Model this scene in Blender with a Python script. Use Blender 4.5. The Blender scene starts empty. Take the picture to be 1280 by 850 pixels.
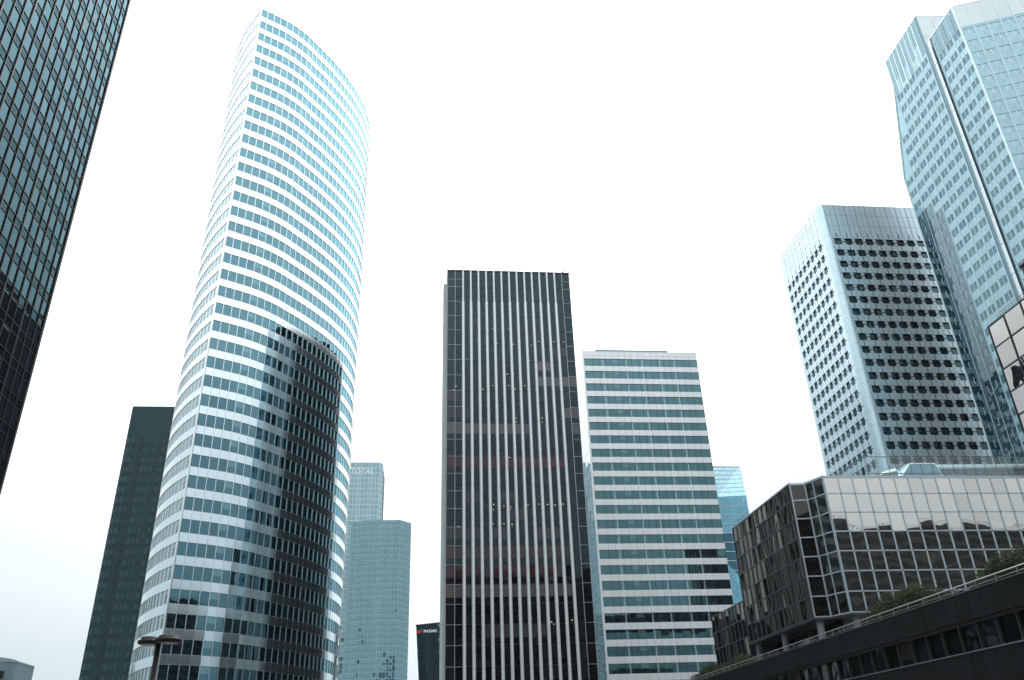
import bpy, math, random
from mathutils import Vector, Matrix
rnd = random.Random(7)
SC = bpy.context.scene
COL = SC.collection
R = math.radians
HAZE = 0.00004

# ------------------------------------------------------------------ camera
F_PX, W_PX, H_PX = 1028.0, 1280.0, 850.0
CAM_Z = 1.7
_up = Vector((572 - 640, 1540 + 425, -F_PX)).normalized()       # zenith seen by the camera
_va = Vector((528 - 640, -(967 - 425), -F_PX))                  # street direction seen by the camera
_Y = (_va - _up * _va.dot(_up)).normalized()
_X = _Y.cross(_up)
ROT = Matrix((_X, _Y, _up))
cam_d = bpy.data.cameras.new('camera')
cam_d.sensor_width = 36.0
cam_d.lens = 36.0 * F_PX / W_PX
cam_d.clip_start, cam_d.clip_end = 0.1, 9000
cam = bpy.data.objects.new('camera', cam_d)
COL.objects.link(cam)
cam.matrix_world = Matrix.Translation((0, 0, CAM_Z)) @ ROT.to_4x4()
SC.camera = cam
ROT_I = ROT.transposed()


def project(p):
    c = ROT_I @ (Vector(p) - Vector((0, 0, CAM_Z)))
    if c.z > -0.5:
        return None
    return (640 + F_PX * c.x / -c.z, 425 - F_PX * c.y / -c.z)


# ------------------------------------------------------------------ materials
class NT:
    def __init__(self, name):
        self.m = bpy.data.materials.new(name)
        self.m.use_nodes = True
        self.t = self.m.node_tree
        self.t.nodes.clear()
        self.out = self.t.nodes.new('ShaderNodeOutputMaterial')

    def n(self, typ, **kw):
        nd = self.t.nodes.new(typ)
        for k, v in kw.items():
            setattr(nd, k, v)
        return nd

    def put(self, sock, v):
        if hasattr(v, 'links') or isinstance(v, bpy.types.NodeSocket):
            self.t.links.new(v, sock)
        elif isinstance(v, (tuple, list)) and len(v) == 3 and sock.type == 'RGBA':
            sock.default_value = (*v, 1)
        else:
            sock.default_value = v

    def math(self, op, a, b=0.0, clamp=False):
        nd = self.n('ShaderNodeMath', operation=op)
        nd.use_clamp = clamp
        self.put(nd.inputs[0], a)
        self.put(nd.inputs[1], b)
        return nd.outputs[0]

    def mix(self, f, a, b, blend='MIX'):
        nd = self.n('ShaderNodeMix', data_type='RGBA', blend_type=blend)
        self.put(nd.inputs['Factor'], f)
        self.put(nd.inputs[6], a)
        self.put(nd.inputs[7], b)
        return nd.outputs[2]

    def scale(self, col, f):
        nd = self.n('ShaderNodeVectorMath', operation='SCALE')
        if isinstance(col, tuple):
            nd.inputs[0].default_value = col
        else:
            self.t.links.new(col, nd.inputs[0])
        self.put(nd.inputs['Scale'], f)
        return nd.outputs[0]

    def rand(self, k):
        if not hasattr(self, '_g'):
            self._g = self.n('ShaderNodeNewGeometry')
        return self.math('FRACT', self.math('MULTIPLY', self._g.outputs['Random Per Island'], k))

    def noise(self, scale, detail=3.0, coord='Object', stretch=None):
        tc = self.n('ShaderNodeTexCoord')
        v = tc.outputs[coord]
        if stretch:
            mp = self.n('ShaderNodeMapping')
            mp.inputs['Scale'].default_value = stretch
            self.t.links.new(v, mp.inputs[0])
            v = mp.outputs[0]
        nz = self.n('ShaderNodeTexNoise')
        nz.inputs['Scale'].default_value = scale
        nz.inputs['Detail'].default_value = detail
        self.t.links.new(v, nz.inputs['Vector'])
        return nz.outputs['Fac']

    def bump(self, h, dist, strength=1.0):
        b = self.n('ShaderNodeBump')
        b.inputs['Strength'].default_value = strength
        b.inputs['Distance'].default_value = dist
        self.t.links.new(h, b.inputs['Height'])
        return b.outputs[0]


def panel(name, col, metallic=0.0, rough=0.5, var=0.08, dirt=0.12, nscale=0.35, spec=0.5, streak=False, wav=0.0, wscale=0.5):
    t = NT(name)
    c = t.scale(col, t.math('ADD', 1 - var, t.math('MULTIPLY', t.rand(13.7), 2 * var)))
    nz = t.noise(nscale, 4.0, stretch=(1, 1, 0.15) if streak else None)
    c = t.scale(c, t.math('ADD', 1 - dirt, t.math('MULTIPLY', nz, 2 * dirt)))
    p = t.n('ShaderNodeBsdfPrincipled')
    t.put(p.inputs['Base Color'], c)
    p.inputs['Metallic'].default_value = metallic
    t.put(p.inputs['Roughness'], t.math('ADD', rough * 0.85, t.math('MULTIPLY', nz, rough * 0.3)))
    p.inputs['Specular IOR Level'].default_value = spec
    if wav:
        t.put(p.inputs['Normal'], t.bump(t.noise(wscale, 1.0), wav))
    t.t.links.new(p.outputs[0], t.out.inputs[0])
    return t.m


def glass(name, deep, tint, f0, rough=0.012, var=0.4, blind=None, bfrac=0.0, bfull=False, curtain=None, cfrac=0.0,
          wav=0.0, wscale=0.35, wdetail=1.0, tvar=0.06, wstretch=None, edge=5.0):
    """Opaque window pane: what stands behind it (dark room, blinds, curtains) under a mirror layer with Fresnel."""
    t = NT(name)
    c = t.scale(deep, t.math('ADD', 1 - var, t.math('MULTIPLY', t.rand(17.13), 2 * var)))
    if blind or curtain:
        uv = t.n('ShaderNodeUVMap')
        sp = t.n('ShaderNodeSeparateXYZ')
        t.t.links.new(uv.outputs[0], sp.inputs[0])
    if curtain:
        a = t.math('MULTIPLY', t.rand(71.3), 0.75)
        near = t.math('ABSOLUTE', t.math('SUBTRACT', sp.outputs[0], t.math('ADD', a, 0.12)))
        soft = t.math('SUBTRACT', 1.0, t.math('MULTIPLY', near, 6.0), True)
        mk = t.math('MULTIPLY', t.math('LESS_THAN', t.rand(7.77), cfrac), soft)
        c = t.mix(mk, c, curtain)
    if blind:
        mk = t.math('LESS_THAN', t.rand(91.7), bfrac)
        if not bfull:
            h = t.math('SUBTRACT', 1.0, t.math('MULTIPLY', t.rand(53.1), 0.9))
            mk = t.math('MULTIPLY', mk, t.math('GREATER_THAN', sp.outputs[1], h))
        c = t.mix(mk, c, t.scale(blind, t.math('ADD', 0.6, t.math('MULTIPLY', t.rand(29.9), 0.5))))
    d = t.n('ShaderNodeBsdfDiffuse')
    t.put(d.inputs[0], c)
    g = t.n('ShaderNodeBsdfGlossy')
    t.put(g.inputs[0], t.scale(tint, t.math('ADD', 1 - tvar, t.math('MULTIPLY', t.rand(37.7), tvar))))
    g.inputs['Roughness'].default_value = rough
    lw = t.n('ShaderNodeLayerWeight')
    lw.inputs['Blend'].default_value = 0.5
    if wav:
        b = t.bump(t.noise(wscale, wdetail, stretch=wstretch), wav)
        t.put(g.inputs['Normal'], b)
    fr = t.math('MULTIPLY', t.math('POWER', lw.outputs['Facing'], edge), 1 - f0)
    mx = t.n('ShaderNodeMixShader')
    t.put(mx.inputs[0], t.math('ADD', fr, f0, True))
    t.t.links.new(d.outputs[0], mx.inputs[1])
    t.t.links.new(g.outputs[0], mx.inputs[2])
    t.t.links.new(mx.outputs[0], t.out.inputs[0])
    return t.m


def emit(name, col, s):
    t = NT(name)
    e = t.n('ShaderNodeEmission')
    e.inputs[0].default_value = (*col, 1)
    e.inputs[1].default_value = s
    t.t.links.new(e.outputs[0], t.out.inputs[0])
    return t.m


M = {}
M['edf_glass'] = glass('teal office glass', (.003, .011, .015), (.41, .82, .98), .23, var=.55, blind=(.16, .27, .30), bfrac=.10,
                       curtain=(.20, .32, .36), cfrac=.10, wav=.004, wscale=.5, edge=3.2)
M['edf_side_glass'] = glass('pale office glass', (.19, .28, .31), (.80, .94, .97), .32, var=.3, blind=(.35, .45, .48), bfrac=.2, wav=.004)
M['edf_panel'] = panel('polished white metal panel', (.69, .80, .85), .97, .15, .03, .03, wav=.003, wscale=.4)
M['edf_mullion'] = panel('white metal mullion', (.74, .80, .82), .8, .25, .02, .03)
M['joint'] = panel('dark joint', (.035, .042, .05), 0, .6, 0, .05)
M['grey_joint'] = panel('grey joint', (.22, .26, .28), 0, .6, 0, .05)
M['core'] = panel('dark building core', (.02, .024, .028), 0, .6, 0, .1)
M['roof'] = panel('grey roof felt', (.22, .23, .24), 0, .9, 0, .2)
M['steel'] = panel('brushed steel', (.40, .45, .48), .8, .35, .03, .05)
M['white_fin'] = panel('light aluminium fin', (.64, .69, .71), .35, .38, .02, .05, streak=True)
M['central_glass'] = glass('smoked brown glass', (.009, .009, .010), (.55, .88, 1.0), .045, var=.6, wav=.010, wscale=.35, edge=5)
for nm, c in (('grey', (.135, .125, .125)), ('dark_grey', (.060, .052, .054)), ('red', (.085, .036, .042)), ('brown', (.075, .046, .034)),
              ('maroon', (.058, .025, .028)), ('pink', (.16, .115, .115)), ('ash', (.115, .102, .105))):
    M['blind_' + nm] = glass('smoked glass over %s blinds' % nm.replace('_', ' '), tuple(q * .8 for q in c), (.60, .88, 1.0), .035, var=.14, wav=.010, wscale=.35)
M['central_side'] = glass('dark side glass', (.006, .008, .010), (.40, .55, .62), .02, var=.5, wav=.006, edge=7.0)
M['central_frame'] = panel('dark bronze frame', (.030, .030, .032), .5, .4, 0, .1)
M['thin_frame'] = panel('thin grey frame', (.30, .33, .35), .5, .4, 0, .05)
M['pier'] = panel('grey stone pier', (.46, .53, .56), 0, .6, .04, .08)
M['white_glass'] = glass('green grey office glass', (.008, .020, .023), (.42, .80, .88), .20, var=.5, blind=(.13, .20, .21), bfrac=.16,
                         curtain=(.34, .44, .46), cfrac=.28, wav=.004)
M['white_panel'] = panel('white enamel panel', (.74, .77, .79), .25, .42, .025, .03)
M['white_side'] = glass('pale mirror panel', (.25, .30, .32), (.86, .95, .97), .55, var=.1, wav=.010, wscale=.4)
M['left_glass'] = glass('blue solar glass', (.010, .014, .017), (.38, .68, .82), .045, edge=4.5, var=.5, blind=(.2, .22, .24), bfrac=.05, wav=.008,
                        wscale=.25, tvar=.22)
M['left_spandrel'] = glass('deep blue spandrel glass', (.008, .013, .017), (.26, .48, .58), .035, var=.3, wav=.006, wscale=.25, tvar=.15)
M['black_frame'] = panel('black metal frame', (.012, .013, .015), .4, .45, 0, .1)
M['backdark'] = glass('black polished cladding', (.008, .016, .020), (.45, .72, .82), .055, rough=.06, var=.2, wav=.004)
M['backdark_win'] = glass('black window', (.012, .022, .027), (.5, .75, .82), .065, var=.8, blind=(.022, .036, .042), bfrac=.35, wav=.006)
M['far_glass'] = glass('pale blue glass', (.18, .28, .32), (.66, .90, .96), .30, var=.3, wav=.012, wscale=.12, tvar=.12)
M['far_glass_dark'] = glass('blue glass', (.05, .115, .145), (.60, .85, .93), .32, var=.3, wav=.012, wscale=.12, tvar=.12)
M['far_line'] = panel('blue grey mullion', (.22, .38, .45), .2, .4, 0, .05)
M['far_light'] = panel('pale mullion', (.55, .68, .73), .2, .4, 0, .05)
M['sign_white'] = emit('white sign lettering', (.9, .95, 1.0), 1.0)
M['sign_pale'] = panel('white sign letters', (.85, .87, .88), 0, .4, 0, .02)
M['sign_red'] = panel('red sign square', (.45, .03, .04), 0, .4, 0, .02)
M['sign_blue'] = panel('blue sign square', (.03, .10, .22), 0, .4, 0, .02)
M['mazars_glass'] = glass('dark green glass', (.008, .018, .021), (.45, .70, .75), .05, var=.6, blind=(.12, .25, .26), bfrac=.10, wav=.006)
M['crystal_pale'] = glass('sky blue crystal glass', (.22, .46, .56), (.68, .92, 1.0), .20, var=.12, wav=.004, tvar=.05)
M['crystal_blue'] = glass('bright blue crystal glass', (.12, .32, .42), (.45, .83, .98), .22, var=.15, wav=.004, tvar=.08)
M['crystal_deep'] = glass('deep blue crystal glass', (.02, .085, .13), (.40, .72, .86), .12, var=.3, wav=.004, tvar=.08)
M['sq_wall'] = panel('pale blue steel cladding', (.50, .65, .72), .6, .30, .04, .04)
M['sq_line'] = panel('cladding seam', (.16, .22, .26), .2, .5, 0, .05)
M['sq_glass'] = glass('dark square window', (.010, .018, .021), (.58, .84, .92), .085, var=.7, blind=(.085, .125, .13), bfrac=.28, wav=.004)
M['sq_reveal'] = panel('dark window reveal', (.012, .016, .019), .2, .5, 0, .1)
M['tall_panel'] = glass('pale blue glazed cladding', (.23, .375, .44), (.62, .86, .95), .18, rough=.04, var=.08, wav=.004, wscale=.3, tvar=.08)
M['tall_glass'] = glass('blue grey window', (.05, .105, .135), (.48, .72, .80), .12, var=.35, wav=.004, tvar=.15)
M['tall_pale'] = panel('pale metal end wall', (.52, .60, .63), .25, .35, .03, .03)
M['tall_line'] = panel('white metal mullion line', (.56, .68, .72), .4, .3, 0, .03)
M['tall_reflect_dark'] = glass('blue glazing with dark painted reflection', (.008, .022, .03), (.60, .84, .93), .17, var=.3, wav=.006, wscale=.3, tvar=.08)
M['tall_louvre'] = glass('grey blue louvre glass', (.12, .21, .26), (.55, .78, .86), .14, var=.15)
M['tall_gap_fill'] = panel('pale added gap strip', (.66, .76, .80), .2, .4, .03, .03)
M['tall_dark'] = glass('dark blue slot glass', (.02, .07, .10), (.35, .58, .70), .10, var=.3)
M['gold_glass'] = glass('bronze mirror glass', (.008, .0075, .007), (.95, .92, .87), .70, var=.5, wav=.020, wscale=.30, wdetail=0.5, tvar=.14)
M['gold_side'] = glass('bronze wavy mirror glass', (.004, .0037, .0033), (.68, .65, .61), .12, var=.5, wav=.06, wscale=.28, wdetail=0.5, tvar=.3,
                       wstretch=(1, 1, .35))
M['edge_glass'] = glass('silver mirror glass', (.006, .006, .006), (.90, .92, .90), .42, var=.5, wav=.03, wscale=.3, wdetail=.5, tvar=.12)
M['gold_frame'] = panel('blue grey metal frame', (.42, .52, .58), .6, .35, .02, .05)
M['gold_dark_frame'] = panel('dark bronze metal frame', (.085, .10, .11), .6, .4, .02, .05)
M['soffit'] = panel('dark soffit', (.02, .02, .022), 0, .6, 0, .1)
M['column'] = panel('pale concrete column', (.15, .16, .175), 0, .6, 0, .08)
M['terrace'] = panel('dark grey slate panel', (.0075, .0085, .010), 0, .6, .15, .3, streak=True, nscale=.8, spec=.10)
M['terrace_cap'] = panel('grey coping', (.05, .055, .06), 0, .5, 0, .1)
M['terrace_glass'] = glass('dark ribbon glass', (.006, .007, .0075), (.5, .56, .54), .06, var=.5, wav=.02, wscale=.7, blind=(.04, .04, .038), bfrac=.1)
M['terrace_mullion'] = panel('brown grey mullion', (.04, .04, .04), .4, .4, 0, .1)
M['rail'] = panel('galvanised rail', (.17, .19, .20), .6, .35, 0, .06)
M['balustrade'] = None
M['lamp_black'] = panel('dark bronze lamp metal', (.008, .0075, .007), 0, .5, 0, .15, spec=.2)
M['lamp_glass'] = panel('frosted lamp glass', (.10, .10, .10), 0, .4, 0, .05)
M['silo'] = panel('blue grey rendered wall', (.11, .17, .20), 0, .6, 0, .12, nscale=.6)
M['ground'] = panel('grey paving', (.11, .11, .11), 0, .85, 0, .2, nscale=.06)
M['bark'] = panel('brown bark', (.06, .045, .03), 0, .9, 0, .2, nscale=3)
M['opp_wall'] = panel('dark concrete band', (.010, .010, .010), 0, .9, .05, .1)
M['opp_glass'] = glass('black band window', (.004, .0045, .005), (.5, .55, .58), .03, var=.5)
M['ceiling_light'] = emit('warm ceiling lamp', (1.0, .76, .46), 1.1)


def clear_glass(name):
    t = NT(name)
    tr = t.n('ShaderNodeBsdfTransparent')
    tr.inputs[0].default_value = (.80, .90, .92, 1)
    g = t.n('ShaderNodeBsdfGlossy')
    g.inputs[0].default_value = (.9, .97, 1, 1)
    g.inputs['Roughness'].default_value = .02
    lw = t.n('ShaderNodeLayerWeight')
    lw.inputs['Blend'].default_value = .5
    mx = t.n('ShaderNodeMixShader')
    t.put(mx.inputs[0], t.math('ADD', t.math('MULTIPLY', t.math('POWER', lw.outputs['Facing'], 5), .8), .10, True))
    t.t.links.new(tr.outputs[0], mx.inputs[1])
    t.t.links.new(g.outputs[0], mx.inputs[2])
    t.t.links.new(mx.outputs[0], t.out.inputs[0])
    return t.m


def leaf_mat(name):
    t = NT(name)
    c = t.mix(t.rand(11.3), (.006, .014, .004), (.022, .038, .010))
    p = t.n('ShaderNodeBsdfPrincipled')
    t.put(p.inputs['Base Color'], c)
    p.inputs['Roughness'].default_value = .8
    p.inputs['Specular IOR Level'].default_value = .1
    t.t.links.new(p.outputs[0], t.out.inputs[0])
    return t.m


M['balustrade'] = clear_glass('clear balustrade glass')
M['leaf'] = leaf_mat('green leaves')


# ------------------------------------------------------------------ mesh building
class MB:
    def __init__(self):
        self.v, self.f, self.mi, self.uv = [], [], [], []
        self.mats = []

    def slot(self, m):
        if m not in self.mats:
            self.mats.append(m)
        return self.mats.index(m)

    def poly(self, pts, m, uv=None):
        i = len(self.v)
        self.v.extend(pts)
        self.f.append(tuple(range(i, i + len(pts))))
        self.mi.append(self.slot(m))
        self.uv.append(uv)

    def hexa(self, p, m):
        """p: 8 points, bottom ring 0-3 (counter-clockwise from above), top ring 4-7"""
        i = len(self.v)
        self.v.extend(p)
        s = self.slot(m)
        for q in ((3, 2, 1, 0), (4, 5, 6, 7), (0, 1, 5, 4), (1, 2, 6, 5), (2, 3, 7, 6), (3, 0, 4, 7)):
            self.f.append(tuple(i + k for k in q))
            self.mi.append(s)
            self.uv.append(None)

    def box(self, x0, x1, y0, y1, z0, z1, m):
        self.hexa([(x0, y0, z0), (x1, y0, z0), (x1, y1, z0), (x0, y1, z0), (x0, y0, z1), (x1, y0, z1), (x1, y1, z1), (x0, y1, z1)], m)

    def prism(self, plan, z0, z1, m, mtop=None):
        """plan counter-clockwise; z1 may be a list"""
        n = len(plan)
        zt = z1 if isinstance(z1, (list, tuple)) else [z1] * n
        i = len(self.v)
        self.v.extend([(x, y, z0) for x, y in plan] + [(p[0], p[1], z) for p, z in zip(plan, zt)])
        s = self.slot(m)
        for k in range(n):
            j = (k + 1) % n
            self.f.append((i + k, i + j, i + n + j, i + n + k))
            self.mi.append(s)
            self.uv.append(None)
        self.f.append(tuple(i + n + k for k in range(n)))
        self.mi.append(self.slot(mtop or m))
        self.uv.append(None)
        self.f.append(tuple(i + k for k in reversed(range(n))))
        self.mi.append(s)
        self.uv.append(None)

    def tube(self, a, b, r, m, n=8, r2=None):
        a, b = Vector(a), Vector(b)
        d = (b - a).normalized()
        q = d.orthogonal().normalized()
        w = d.cross(q)
        r2 = r if r2 is None else r2
        i = len(self.v)
        for k in range(n):
            t = 2 * math.pi * k / n
            self.v.append(tuple(a + (q * math.cos(t) + w * math.sin(t)) * r))
        for k in range(n):
            t = 2 * math.pi * k / n
            self.v.append(tuple(b + (q * math.cos(t) + w * math.sin(t)) * r2))
        s = self.slot(m)
        for k in range(n):
            j = (k + 1) % n
            self.f.append((i + k, i + j, i + n + j, i + n + k))
            self.mi.append(s)
            self.uv.append(None)
        for q in (tuple(i + k for k in reversed(range(n))), tuple(i + n + k for k in range(n))):
            self.f.append(q)
            self.mi.append(s)
            self.uv.append(None)

    def lathe(self, c, prof, m, n=24):
        i = len(self.v)
        for r, z in prof:
            for k in range(n):
                t = 2 * math.pi * k / n
                self.v.append((c[0] + r * math.cos(t), c[1] + r * math.sin(t), c[2] + z))
        s = self.slot(m)
        for a in range(len(prof) - 1):
            for k in range(n):
                j = (k + 1) % n
                self.f.append((i + a * n + k, i + a * n + j, i + (a + 1) * n + j, i + (a + 1) * n + k))
                self.mi.append(s)
                self.uv.append(None)

    def build(self, name, parent=None, smooth=False):
        base = Vector((0, 0, 0))
        p = parent
        while p:
            base += p.location
            p = p.parent
        me = bpy.data.meshes.new(name)
        me.from_pydata([tuple(Vector(v) - base) for v in self.v], [], self.f)
        for m in self.mats:
            me.materials.append(m)
        me.polygons.foreach_set('material_index', self.mi)
        if any(u is not None for u in self.uv):
            ul = me.uv_layers.new(name='UVMap')
            li = 0
            for f, u in zip(self.f, self.uv):
                for k in range(len(f)):
                    ul.data[li].uv = u[k] if u else (0, 0)
                    li += 1
        if smooth:
            me.polygons.foreach_set('use_smooth', [True] * len(self.f))
        me.update()
        o = bpy.data.objects.new(name, me)
        COL.objects.link(o)
        if parent:
            o.parent = parent
        return o


UVQ = ((0, 0), (1, 0), (1, 1), (0, 1))


class Fac:
    """A flat facade: origin, direction to the right as seen from outside."""
    def __init__(self, o, u):
        self.o = Vector((o[0], o[1], 0))
        self.u = Vector((u[0], u[1], 0)).normalized()
        self.n = Vector((self.u.y, -self.u.x, 0))

    @staticmethod
    def between(a, b):
        f = Fac(a, (b[0] - a[0], b[1] - a[1]))
        f.len = math.hypot(b[0] - a[0], b[1] - a[1])
        return f

    def p(self, s, z, d=0.0):
        q = self.o + self.u * s + self.n * d
        return (q.x, q.y, z)

    def pane(self, mb, s0, s1, z0, z1, d, m, tilt=0.0):
        t = [0, 0, 0, 0]
        if tilt:
            a, b = math.tan(R(rnd.gauss(0, tilt))) * (s1 - s0) / 2, math.tan(R(rnd.gauss(0, tilt))) * (z1 - z0) / 2
            t = [-a - b, a - b, a + b, -a + b]
        mb.poly([self.p(s0, z0, d + t[0]), self.p(s1, z0, d + t[1]), self.p(s1, z1, d + t[2]), self.p(s0, z1, d + t[3])], m, UVQ)

    def box(self, mb, s0, s1, z0, z1, d0, d1, m):
        mb.hexa([self.p(s0, z0, d1), self.p(s1, z0, d1), self.p(s1, z0, d0), self.p(s0, z0, d0),
                 self.p(s0, z1, d1), self.p(s1, z1, d1), self.p(s1, z1, d0), self.p(s0, z1, d0)], m)

    def fin(self, mb, s, r, z0, z1, d, m, n=7):
        """half-round vertical fin"""
        pts = [(s - r, d)] + [(s - r * math.cos(math.pi * k / n), d + r * 1.1 * math.sin(math.pi * k / n)) for k in range(1, n)] + [(s + r, d)]
        for k in range(len(pts) - 1):
            a, b = pts[k], pts[k + 1]
            mb.poly([self.p(a[0], z0, a[1]), self.p(b[0], z0, b[1]), self.p(b[0], z1, b[1]), self.p(a[0], z1, a[1])], m)
        mb.poly([self.p(q[0], z1, q[1]) for q in pts], m)


def thing(name, label, cat, loc=(0, 0, 0), group=None):
    o = bpy.data.objects.new(name, None)
    COL.objects.link(o)
    o.location = loc
    o.empty_display_size = 1
    o['label'], o['category'] = label, cat
    if group:
        o['group'] = group
    return o


def limited(root, name, items, cap=100, label=None):
    """items: (key point, function that adds one part to a mesh). The cap that show largest become parts, the rest one part."""
    def key(it):
        q = project(it[0])
        if q is None:
            return 1e9
        off = max(0, -q[0], q[0] - W_PX, -q[1], q[1] - H_PX)
        return (1e6 if off > 0 else 0) + (Vector(it[0]) - Vector((0, 0, CAM_Z))).length
    items = sorted(items, key=key)
    for it in items[:cap]:
        mb = MB()
        it[1](mb)
        mb.build(name, root)
    if len(items) > cap:
        mb = MB()
        for it in items[cap:]:
            it[1](mb)
        o = mb.build(name, root)
        o['kind'] = 'stuff'


def text_mesh(s, size, m, depth=0.05):
    cu = bpy.data.curves.new('lettering', 'FONT')
    cu.body, cu.size, cu.extrude = s, size, depth
    cu.space_character = 1.15
    o = bpy.data.objects.new('lettering', cu)
    COL.objects.link(o)
    bpy.context.view_layer.update()
    me = bpy.data.meshes.new_from_object(o.evaluated_get(bpy.context.evaluated_depsgraph_get()))
    bpy.data.objects.remove(o)
    bpy.data.curves.remove(cu)
    me.materials.clear()
    me.materials.append(m)
    return me


def add_text(s, size, m, fac, s0, z, d, root, name='lettering', width=None):
    me = text_mesh(s, size, m)
    xs = [v.co.x for v in me.vertices]
    k = (width / (max(xs) - min(xs))) if width else 1
    base = root.location
    for v in me.vertices:
        q = Vector(fac.p(s0 + (v.co.x - min(xs)) * k, z + v.co.y, d + v.co.z)) - base
        v.co = q
    o = bpy.data.objects.new(name, me)
    COL.objects.link(o)
    o.parent = root
    return o


# ------------------------------------------------------------------ ground
mb = MB()
mb.poly([(-6000, -6000, 0), (6000, -6000, 0), (6000, 6000, 0), (-6000, 6000, 0)], M['ground'])
g = mb.build('ground')
g['kind'] = 'structure'
g['label'] = 'grey paved plaza'


# ------------------------------------------------------------------ left foreground tower
def left_tower():
    x, y0, y1, H = -40.44, 25.8, 80.1, 112.0
    root = thing('office_tower', 'dark gridded glass tower at the left edge with blue reflecting panes', 'tower', ((x - 20), 52, 0))
    b = MB()
    b.box(x - 40, x - .25, y0, y1, 0, H - .3, M['core'])
    b.build('core', root)
    f = Fac((x, y0), (0, 1))
    L = y1 - y0
    pitch_s, fl = 1.483, 3.07
    n = int(L / pitch_s)
    e0 = L - n * pitch_s
    k0 = 0
    for k in range(k0, 36):
        zt = 93.1 + (5 - k) * fl
        if zt > H or zt - fl < 0:
            continue
        w, s = MB(), MB()
        for i in range(n):
            a = e0 + i * pitch_s
            f.pane(w, a + .05, a + pitch_s - .05, zt - 2.03, zt, 0, M['left_glass'], .35)
            f.pane(s, a + .05, a + pitch_s - .05, zt - fl + .06, zt - 2.09, 0, M['left_spandrel'], .2)
        w.build('window_band', root)
        s.build('spandrel_band', root)
        t = MB()
        f.box(t, 0, L, zt - 2.09, zt - 2.03, -.1, .07, M['black_frame'])
        f.box(t, 0, L, zt - fl, zt - fl + .06, -.1, .07, M['black_frame'])
        t.build('transom', root)
    for i in range(n + 1):
        t = MB()
        w = .085 if i % 3 == 0 else .045
        a = e0 + i * pitch_s
        f.box(t, a - w, a + w, 0, H, -.1, .12, M['black_frame'])
        t.build('mullion', root)
    c = MB()
    f.box(c, L - .25, L + .08, 0, H, -.6, .15, M['black_frame'])
    c.build('corner_trim', root)
    r = MB()
    r.box(x - 40, x, y0, y1, H - .3, H, M['roof'])
    r.build('roof', root)


left_tower()


# ------------------------------------------------------------------ curved tower
def smooth_line(pts, step):
    """Catmull-Rom through pts, resampled at equal steps."""
    P = [Vector(p) for p in pts]
    P = [P[0] * 2 - P[1]] + P + [P[-1] * 2 - P[-2]]
    dense = []
    for i in range(1, len(P) - 2):
        for k in range(40):
            t = k / 40
            a, b, c, d = P[i - 1], P[i], P[i + 1], P[i + 2]
            dense.append(0.5 * ((2 * b) + (c - a) * t + (2 * a - 5 * b + 4 * c - d) * t * t + (3 * b - a - 3 * c + d) * t ** 3))
    dense.append(P[-2])
    tot = sum((dense[i + 1] - dense[i]).length for i in range(len(dense) - 1))
    n = max(1, round(tot / step))
    st, out, acc, tgt = tot / n, [dense[0]], 0.0, tot / n
    for i in range(len(dense) - 1):
        l = (dense[i + 1] - dense[i]).length
        while acc + l >= tgt - 1e-9 and len(out) < n:
            out.append(dense[i].lerp(dense[i + 1], (tgt - acc) / l))
            tgt += st
        acc += l
    out.append(dense[-1])
    return [(p.x, p.y) for p in out]


def curved_tower():
    H = 148.0
    root = thing('curved_tower', 'tall white and teal tower with a curved striped facade and pointed plan', 'tower', (-31, 157, 0))
    rp = [(-36.8, 126.3), (-31.6, 129.5), (-28.3, 132.6), (-26.4, 135.2), (-23.3, 139.8), (-19.5, 146.9), (-16.9, 154.5), (-15.9, 163.2), (-17.2, 172.5), (-21, 181), (-27, 188)]
    lp = [(-27, 188), (-37, 181), (-43.2, 171), (-46.6, 160), (-47.1, 150), (-44.9, 140), (-41.0, 132.2), (-36.8, 126.3)]
    right = smooth_line(rp, 1.46)
    left = smooth_line(lp, 1.46)
    # body
    ring = right[:-1] + left[:-1]
    cx = sum(p[0] for p in ring) / len(ring)
    cy = sum(p[1] for p in ring) / len(ring)
    inner = [(cx + (p[0] - cx) * .985, cy + (p[1] - cy) * .985) for p in ring]
    b = MB()
    b.prism(inner, 0, H - .6, M['core'], M['roof'])
    b.build('core', root)
    fl, top = 3.43, 146.6
    rf = [Fac.between(right[i], right[i + 1]) for i in range(len(right) - 1)]
    lf = [Fac.between(left[i], left[i + 1]) for i in range(len(left) - 1)]
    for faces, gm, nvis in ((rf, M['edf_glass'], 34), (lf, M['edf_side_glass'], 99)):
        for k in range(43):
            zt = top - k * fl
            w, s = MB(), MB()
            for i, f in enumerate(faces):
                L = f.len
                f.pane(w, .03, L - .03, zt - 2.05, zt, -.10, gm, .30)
                f.box(w, -.045, .045, zt - 2.05, zt, -.12, .03, M['edf_mullion'])
                f.pane(s, .018, L - .018, zt - fl + .03, zt - 2.10, 0, M['edf_panel'], .12)
                f.pane(s, -.018, .018, zt - fl + .03, zt - 2.10, -.02, M['grey_joint'])
                f.box(s, 0, L, zt - 2.10, zt - 2.05, -.2, .02, M['edf_mullion'])
                f.box(s, 0, L, zt - fl, zt - fl + .03, -.2, .0, M['edf_mullion'])
            w.build('window_band', root)
            s.build('spandrel_band', root)
        pz = MB()
        for f in faces:
            f.pane(pz, .015, f.len - .015, top, H - .2, 0, M['edf_panel'], .1)
            f.box(pz, 0, f.len, H - .2, H, -.5, .03, M['grey_joint'])
        pz.build('parapet', root)
    # corner trim at the sharp tip
    t = MB()
    t.tube((right[0][0], right[0][1] - .02, 0), (right[0][0], right[0][1] - .02, H + .1), .17, M['edf_mullion'], 8)
    t.build('corner_trim', root)
    r = MB()
    r.tube((-24, 178, H - .6), (-24, 178, H + 2.4), .5, M['steel'], 8)
    r.build('roof_hatch', root)


curved_tower()


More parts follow.
